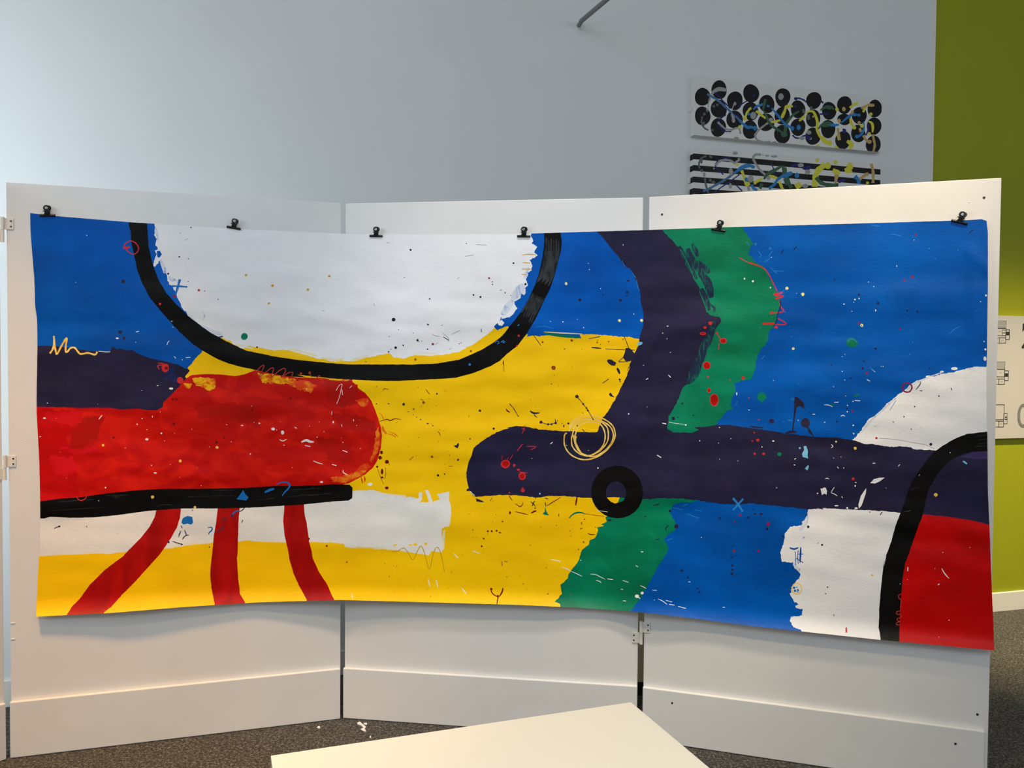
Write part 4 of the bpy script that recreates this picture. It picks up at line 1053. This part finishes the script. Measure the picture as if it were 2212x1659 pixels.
L1 = Layers()
for s in ('m 380,495,168,200 740,340,170,200 1080,578,175,198 1432,420,175,200 1775,650,168,200 2115,510,160,200 380,910,175,200 730,755,175,200 1072,985,175,200 1420,808,172,200 1757,1048,176,198 720,1160,172,200 1412,1208,168,198 2110,1305,180,198 2110,905,170,190',
          'n 10,290,160,185 655,355,158,180 325,540,155,185 640,725,148,185 325,910,155,185 635,1100,155,185 970,570,155,182 950,950,155,185 1290,450,155,185 1285,750,140,120 1260,1180,160,190 1600,670,152,185 1575,1045,148,182 1920,525,150,185 1905,890,150,185 1890,1270,155,185'):
    [L1.dots('k', s)]
for m, w, ss in (
    ('grey', 90, ['m 565,445 640,370 740,325 870,345 900,355']),
    ('grey', 22, ['m 560,450 520,560 500,720', 'm 1020,770 1045,700 1060,650']),
    ('steel', 48, ['m 480,435 580,490 720,580 860,700 980,810 1100,920 1220,1040']),
    ('blue', 70, ['m 1180,1020 1280,1100 1360,1160 1440,1150 1520,1180']),
    ('navy', 26, ['m 640,400 760,520 880,640 980,750', 'm 1150,705 1230,650 1350,580', 'm 890,880 780,960 720,1010', 'm 700,1040 760,1160 860,1240 1000,1250', 'm 1030,840 1160,930 1240,960', 'm 1455,490 1520,440']),
    ('grey', 42, ['m 710,1040 790,1120 880,1190 1000,1210 1120,1170 1180,1200 1205,1300', 'm 1800,1060 1690,1140 1590,1220 1520,1320 1530,1380', 'm 1525,1380 1580,1440 1680,1470']),
    ('grey', 60, ['m 1010,850 1040,940 1075,1030']),
    ('dgrey', 36, ['m 375,920 355,1020 370,1110', 'm 370,1110 430,1180 505,1218']),
    ('yellow', 50, ['m 1285,990 1340,850 1400,760 1440,740', 'm 1540,800 1640,880 1750,960', 'm 1820,1020 1900,1040 2000,1020 2070,990 2120,880 2200,690']),
    ('blue', 56, ['m 1480,770 1560,700 1680,660 1740,640', 'm 1770,690 1830,700', 'm 1880,740 1960,830 2040,930 2100,1010 2200,1110']),
    ('green', 62, ['m 1750,540 1720,640 1700,760', 'm 1680,760 1760,900 1820,1040 1920,1150 2050,1230 2150,1300', 'm 2200,1050 2190,1180 2150,1320']),
    ('yellow', 60, ['n 60,480 140,470 220,480', 'n 75,490 40,600 0,720', 'n 350,785 430,710 480,670', 'n 480,620 560,585 640,590 700,700 730,830 720,960 780,1100 850,1180 920,1240', 'n 1410,720 1430,820 1490,930', 'n 1790,790 1860,830 1880,930 1870,1020', 'n 1150,1060 1180,1180']),
    ('yellow', 100, ['n 800,1090 880,1200 980,1250', 'n 1340,1200 1430,1260 1410,1370']),
    ('yellow', 44, ['n 1400,510 1470,450 1560,420', 'n 1680,600 1720,500 1780,460 1850,440']),
    ('green', 60, ['n 350,580 230,650 120,780 60,900 30,1060', 'n 790,560 880,500 980,490 1080,540', 'n 740,950 840,850 960,820 1060,860']),
    ('blue', 56, ['n 0,760 60,850 140,900 220,930', 'n 950,870 1060,870 1180,860', 'n 1220,820 1320,740 1420,660 1500,650 1590,660', 'n 1690,800 1690,950 1640,1060 1560,1110 1540,1140']),
    ('navy', 34, ['n 250,310 340,310 430,340 500,390', 'n 215,1075 270,1130 350,1140', 'n 780,640 950,635', 'n 400,1110 500,1080 560,1120', 'n 800,360 850,410', 'n 1790,850 1790,960 1730,1080', 'n 1260,940 1310,1030']),
    ('tan', 50, ['n 1880,1060 1900,1180 1920,1290 1880,1450', 'n 1680,1080 1740,1180 1810,1220', 'n 1150,930 1170,1050 1200,1180', 'n 1430,640 1470,570', 'n 1610,930 1630,1010', 'n 1640,520 1780,450 1900,450', 'n 1160,740 1190,800']),
    ('dgrey', 50, ['n 600,480 595,560', 'n 540,650 545,760', 'n 430,540 450,620']),
):
    for s in ss: L1.line(m, w, s, taper=(w > 55))
L1.dots('dgrey', 'm 620,700,30 695,668,30 420,865,32 480,790,32,40 500,1000,1 405,1080,28,50 590,1215,36,26')
L1.dots('grey', 'm 1085,640,28,40 1480,900,65,80 2080,490,60,70 1050,1000,36,60 1865,990,50,40 1115,1390,55,30 1800,1465,60,16 1940,1475,50,16 480,765,24 n 550,1020,55,42 410,1140,55,40 580,1145,34')
L1.dots('blue', 'm 1385,870,34,30 1520,1175,45,50 n 340,915,44,56 205,935,42,46 1500,650,40,36 1590,662,34,36 1545,1105,38')
L1.dots('yellow', 'm 1300,960,46,50 1190,1150,40,36 n 740,1310,44,34 1120,1340,44,36 990,1240,42,60 1135,540,38,40 1840,640,34,38 1805,1045,34 1655,885,40,38 1495,920,40 1545,420,36,34 110,490,50,30')
L1.dots('tan', 'n 1278,535,38,46 1595,820,32,42 1810,1215,42,44 1850,458,70,30 1180,780,38,40 640,690,20,24')
L1.dots('green', 'm 2150,1310,70,60 n 30,1060,50,56 980,500,80,40 890,870,110,40')
L1.dots('navy', 'n 280,320,40,30 275,480,30 545,1130,50,40 1290,990,40,46')
canvas('drip_painting', 2.672, 2.976, L1, 'long white canvas of black discs and coloured drips, the upper of two on the wall')

L2 = Layers()
for m, w, ss in (
    ('dgrey', 40, ['o 500,260 400,310 350,400 345,480 360,530', 'o 470,740 490,880 540,1050', 'o 560,270 620,300']),
    ('navy', 26, ['o 840,310 1000,300', 'o 760,340 700,430 700,500 780,590 860,660', 'o 680,1030 860,900 1040,780 1200,660', 'o 1130,880 1260,1010', 'o 1880,430 1930,540 1980,700']),
    ('grey', 50, ['o 700,470 780,380 900,350 1020,370 1120,430', 'o 1120,400 1190,350 1180,310', 'o 1660,240 1560,235 1500,280 1510,360 1600,510 1680,600 1770,680', 'o 1380,900 1410,1000']),
    ('steel', 50, ['o 430,1010 560,960 700,880 860,790 1000,700 1100,620 1200,560']),
    ('blue', 90, ['o 1110,620 1220,530 1330,480 1420,470 1500,490']),
    ('yellow', 60, ['o 1250,570 1290,680 1310,760 1340,850 1380,870', 'o 1510,850 1600,790 1690,750', 'o 1820,690 1900,700 2000,740', 'o 2040,800 2080,880 2120,970']),
    ('green', 80, ['o 1720,760 1800,650 1950,570 2100,480', 'o 2120,470 2150,580 2140,720', 'o 1640,960 1680,850', 'o 2160,740 2212,880']),
    ('blue', 60, ['o 1460,870 1500,950 1580,990', 'o 1830,960 1940,870 2020,760 2140,680 2212,650']),
    ('yellow', 60, ['q 1205,1180 1240,1230', 'q 1395,1220 1400,1130 1430,1050 1500,990', 'q 1600,1080 1620,1040', 'q 1720,1060 1760,1020 1750,980']),
    ('green', 40, ['q 1410,1120 1450,1170 1530,1200 1640,1200', 'q 1080,1020 1100,1120 1150,1230']),
    ('navy', 26, ['q 1150,1005 1200,990 1240,1000', 'q 1270,1020 1320,1040 1345,1000', 'q 1640,1170 1700,1150']),
    ('blue', 40, ['q 1810,1110 1850,1150 1850,1190', 'q 1080,1110 1140,1080']),
    ('tan', 30, ['q 1980,980 2000,1060 2000,1180', 'q 1860,1140 1900,1110 1950,1080', 'q 1610,1180 1620,1110']),
):
    for s in ss: L2.line(m, w, s, taper=(w > 70))
L2.dots('grey', 'o 1020,600,46,80 1010,900,36,60 1440,750,62,80 1110,205,60,36 1940,275,70,26 1790,260,46,18 1700,245,20,12 455,660,32,50 1820,735,44 660,530,20 q 1250,995,30,22 1320,1065,28 1295,1210,30,22')
L2.dots('dgrey', 'o 400,580,34 585,780,34 650,820,34 395,380,26,50')
L2.dots('yellow', 'o 1155,450,36,30 1370,860,60,50 q 1420,945,20 1610,965,22 1530,1000,34,34 1625,1070,34,30 1760,1000,26,34 1745,1060,40,20 1942,1178,16')
L2.dots('blue', 'o 1490,495,46,40 1345,765,34,50 q 1210,1100,24,28 1145,1080,20')
L2.dots('tan', 'q 1935,1090,26,18 1620,1110,24')
L2.dots('navy', 'q 1320,1020,26,22 1690,1150,20,14')
sz1 = canvas_xy(1503, 323)[1]
stripes = []
# stripe boundaries measured on the left corner of the canvas
ys = [310 + v / 9.831 for v in (207, 336, 462, 585, 712, 822, 944)]
zs = [canvas_xy(1494.5, y)[1] for y in ys]
step = (zs[0] - zs[-1]) / 6
zt = zs[0]
k = 0
Z0C = 2.606 - 0.304
while zt - step * .5 > Z0C:
    top = zt; bot = max(zt - step, Z0C + .0005)
    stripes.append([(S0 - .01, bot), (S1 + .01, bot), (S1 + .01, top), (S0 - .01, top)])
    zt -= 2 * step
canvas('drip_painting', Z0C, 2.608, L2, 'long black and white striped canvas with coloured drips, half hidden below the disc one', stripes)

# ------------------------------------------------------------------ floor directory sign on the green wall
def wall_pt(px, py, off=0.0):
    p = on_plane(px, py, WY - off / math.cos(WALL_A), WK)
    return along(p), p.z
sx0 = S_GREEN + 0.18
sx1 = sx0 + 1.35
sign = empty('directory_sign')
sign.matrix_world = M_WALLSPACE @ Matrix.Translation((sx0, 0, 1.047))
bm = bmesh.new(); add_box(bm, 0, sx1 - sx0, -.016, 0.002, 0, .734, .001)
link_mesh('sign_board', bm, M_SIGN, sign)
def sign_local(px, py):
    s, z = wall_pt(px, py, .016)
    return s - sx0, z - 1.047
def bar(bm, x0, x1, z0, z1, th=.0012):
    add_box(bm, min(x0, x1), max(x0, x1), -.0168 - th * .2, -.0159, min(z0, z1), max(z0, z1))
PLX = 2100; PLK = 5.527
def plan(rects, fills):
    bm = bmesh.new(); w = .0028
    for (x0, y0, x1, y1, ww) in rects:
        a = sign_local(PLX + x0 / PLK, 660 + y0 / PLK); b = sign_local(PLX + x1 / PLK, 660 + y1 / PLK)
        h = ww / 2
        bar(bm, a[0] - h, b[0] + h, a[1] - h, a[1] + h); bar(bm, a[0] - h, b[0] + h, b[1] - h, b[1] + h)
        bar(bm, a[0] - h, a[0] + h, a[1], b[1]); bar(bm, b[0] - h, b[0] + h, a[1], b[1])
    n = len(bm.faces)
    for (x0, y0, x1, y1, mi) in fills:
        k = len(bm.faces)
        a = sign_local(PLX + x0 / PLK, 660 + y0 / PLK); b = sign_local(PLX + x1 / PLK, 660 + y1 / PLK)
        add_box(bm, a[0], b[0], -.0163, -.0159, b[1], a[1])
        bm.faces.ensure_lookup_table()
        for f in bm.faces[k:]: f.material_index = mi
    link_mesh('floor_plan', bm, [M_INK, M_PLAN_GREY, M_INK_GREY], sign)
LX = 130
plan([(LX, 178, 405, 268, .0012), (LX, 268, 402, 360, .003), (360, 290, 402, 325, .002), (360, 325, 402, 358, .002), (402, 288, 443, 405, .003), (325, 383, 400, 448, .003), (LX, 383, 325, 448, .002)],
     [(LX, 180, 403, 267, 1), (403, 312, 442, 356, 0), (318, 305, 345, 316, 1), (348, 410, 382, 422, 1)])
plan([(LX, 670, 390, 760, .0012), (LX, 760, 387, 850, .003), (387, 778, 430, 895, .003), (315, 876, 385, 940, .003), (LX, 876, 315, 940, .002)],
     [(LX, 672, 388, 759, 1), (388, 808, 428, 850, 0), (322, 795, 352, 806, 1), (335, 905, 368, 916, 1)])
plan([(LX, 1185, 378, 1362, .003), (376, 1288, 416, 1410, .002), (315, 1382, 374, 1448, .003), (LX, 1382, 315, 1448, .002)],
     [(392, 1325, 414, 1340, 0), (392, 1352, 414, 1366, 0), (334, 1268, 340, 1278, 2), (328, 1408, 358, 1420, 1)])
def glyph(name, body, x, z, size, mat, bold=0.0):
    cu = bpy.data.curves.new(name, 'FONT'); cu.body = body; cu.size = size; cu.extrude = .0004; cu.offset = bold
    tmp = bpy.data.objects.new(name, cu); COL.objects.link(tmp)
    dg = bpy.context.evaluated_depsgraph_get(); dg.update()
    me = bpy.data.meshes.new_from_object(tmp.evaluated_get(dg))
    bpy.data.objects.remove(tmp)
    me.materials.clear(); me.materials.append(mat)
    o = bpy.data.objects.new(name, me); COL.objects.link(o)
    o.parent = sign; o.matrix_basis = Matrix.Translation((x, -.0167, z)) @ Matrix.Rotation(R(90), 4, 'X')
    return o
g2 = sign_local(2206.5, 750); g0 = sign_local(2197, 923); g1 = sign_local(2210, 803)
glyph('floor_number', '2', g2[0], g2[1], .215, M_INK, .006)
glyph('floor_number', '1', g1[0], g1[1] - .03, .205, M_INK_GREY)
glyph('floor_number', '0', g0[0] - .006, g0[1], .205, M_INK_GREY)
tag(sign, 'pale wall sign with small floor plans and big floor numbers on the green wall', 'sign')

# ------------------------------------------------------------------ table in the foreground
def table():
    c = Vector((0.271, 1.802, 0)); l = Vector((-0.457, 1.543, 0)); f = Vector((0.395, 1.509, 0))
    ex = (c - l).normalized()
    ey = Vector((ex.y, -ex.x, 0))               # toward the camera
    if ey.dot(f - c) < 0: ey = -ey
    Wt, Lt, Ht, T = (c - l).length, 1.5, .73, .024
    root = empty('table', tuple((c + l) / 2), math.atan2(ex.y, ex.x))
    bm = bmesh.new(); add_box(bm, -Wt / 2, Wt / 2, -Lt, 0, Ht - T, Ht, .0015)
    bm.normal_update()
    for fc in bm.faces:
        if abs(fc.normal.z) < .5: fc.material_index = 1
    link_mesh('tabletop', bm, [M_TABLE, M_TABLE_EDGE], root)
    for sx in (-1, 1):
        for yy in (-.06, -Lt + .06):
            bm = bmesh.new(); x = sx * (Wt / 2 - .05)
            add_box(bm, x - .02, x + .02, yy - .02, yy + .02, 0.0, Ht - T, .003)
            link_mesh('leg', bm, M_TABLE_LEG, root)
    bm = bmesh.new()
    add_box(bm, -Wt / 2 + .07, Wt / 2 - .07, -.07, -.05, Ht - T - .05, Ht - T - .0005)
    add_box(bm, -Wt / 2 + .07, Wt / 2 - .07, -Lt + .05, -Lt + .07, Ht - T - .05, Ht - T - .0005)
    add_box(bm, -Wt / 2 + .04, -Wt / 2 + .06, -Lt + .08, -.08, Ht - T - .05, Ht - T - .0005)
    add_box(bm, Wt / 2 - .06, Wt / 2 - .04, -Lt + .08, -.08, Ht - T - .05, Ht - T - .0005)
    link_mesh('apron', bm, M_TABLE_LEG, root)
    tag(root, 'cream white rectangular table whose bare corner points toward the folding screen', 'table')
table()

# ------------------------------------------------------------------ khaki plinth seen through the second gap
pl = empty('display_plinth', (0.70, 3.78, 0), 0.0)
bm = bmesh.new(); add_box(bm, -.26, .26, -.18, .18, .062, 1.05, .003); link_mesh('plinth_body', bm, M_KHAKI, pl)
bm = bmesh.new(); add_box(bm, -.255, .255, -.176, .175, 0.0, .062); link_mesh('plinth_base', bm, M_BLACK, pl)
tag(pl, 'khaki board plinth with black base, glimpsed through the slit between middle and right panels', 'plinth')

# ------------------------------------------------------------------ rod on the wall
def rod():
    A = on_plane(1250, 55, WY, WK)
    def along_ray(px, py, y):
        d = view_ray(px, py); t = y / d.y
        return Vector((d.x * t, y, CAM_H + d.z * t))
    B0 = along_ray(1256, 45, 4.09)
    B = along_ray(1312, -2, 3.88)
    dr = (B - B0).normalized()
    Cc = B + dr * 1.1
    root = empty('wall_rod', A)
    inv = Matrix.Translation(A).inverted()
    pts = [A + WN * .002, A + WN * .012, B0, B, Cc]
    bm = bmesh.new()
    ring_prev = None; seg = 14; r = .0115
    for i, p in enumerate(pts):
        a = pts[max(i - 1, 0)]; b = pts[min(i + 1, len(pts) - 1)]
        q = (b - a).normalized().to_track_quat('Z', 'Y')
        rr = r * (.92 if i < 2 else 1)
        ring = [bm.verts.new((inv @ p.to_4d()).to_3d() + q @ Vector((math.cos(6.2832 * k / seg) * rr, math.sin(6.2832 * k / seg) * rr, 0))) for k in range(seg)]
        if ring_prev:
            for k in range(seg): bm.faces.new((ring_prev[k], ring_prev[(k + 1) % seg], ring[(k + 1) % seg], ring[k]))
        else: bm.faces.new(ring[::-1])
        ring_prev = ring
    bm.faces.new(ring_prev)
    bmesh.ops.recalc_face_normals(bm, faces=bm.faces[:])
    link_mesh('rod', bm, M_ROD, root, True)
    bm = bmesh.new()
    rnd = random.Random(5)
    for k in range(9):
        u = rnd.uniform(-.012, .012); v = rnd.uniform(-.05, -.006)
        c = WD * u + Vector((0, 0, v))
        add_box(bm, -.002, .002, -.002, 0, -.005, .005, .0006, Matrix.Translation(c) @ Matrix.Rotation(WALL_A, 4, 'Z') @ Matrix.Rotation(rnd.uniform(-.6, .6), 4, 'Y'))
    link_mesh('plaster_chips', bm, M_WALL, root)
    tag(root, 'grey metal rod sticking out from the high white wall', 'rod')
rod()

# ------------------------------------------------------------------ scraps on the carpet
def floor_pt(px, py):
    d = view_ray(px, py); t = -CAM_H / d.z
    return Vector((d.x * t, d.y * t, 0))
def scrap(pts, label):
    ps = [floor_pt(*q) for q in pts]
    c = sum(ps, Vector()) / len(ps)
    bm = bmesh.new()
    n = len(ps)
    lo = [bm.verts.new((p.x - c.x, p.y - c.y, .0008)) for p in ps]
    hi = [bm.verts.new((p.x - c.x, p.y - c.y, .0025 + .004 * (k % 2))) for k, p in enumerate(ps)]
    bm.faces.new(hi); bm.faces.new(lo[::-1])
    for k in range(n): bm.faces.new((lo[k], lo[(k + 1) % n], hi[(k + 1) % n], hi[k]))
    bmesh.ops.recalc_face_normals(bm, faces=bm.faces[:])
    o = link_mesh('paper_scrap', bm, M_SCRAP)
    o.location = c
    tag(o, label, 'scrap', 'white scraps on the carpet by the screen')
scrap([(771, 1563), (777, 1561.5), (783, 1566), (790, 1573), (788, 1575), (780, 1569), (773, 1565.5)], 'white scrap of torn paper, largest of those on the carpet below the middle panel')
scrap([(779, 1576), (786, 1575), (791, 1581), (788, 1582), (783, 1579)], 'crumpled white scrap lying in front of the largest scrap on the carpet')
scrap([(785, 1563), (793, 1564.5), (792, 1567), (786, 1566)], 'small white scrap lying right of the largest scrap on the carpet')
scrap([(684, 1572), (690, 1571), (692, 1574), (687, 1575)], 'small white scrap alone on the carpet, left of the panel joint')
scrap([(798, 1593), (801, 1592), (802, 1595), (799, 1595)], 'tiny white scrap on the carpet, nearest to the table')
bpy.context.view_layer.update()
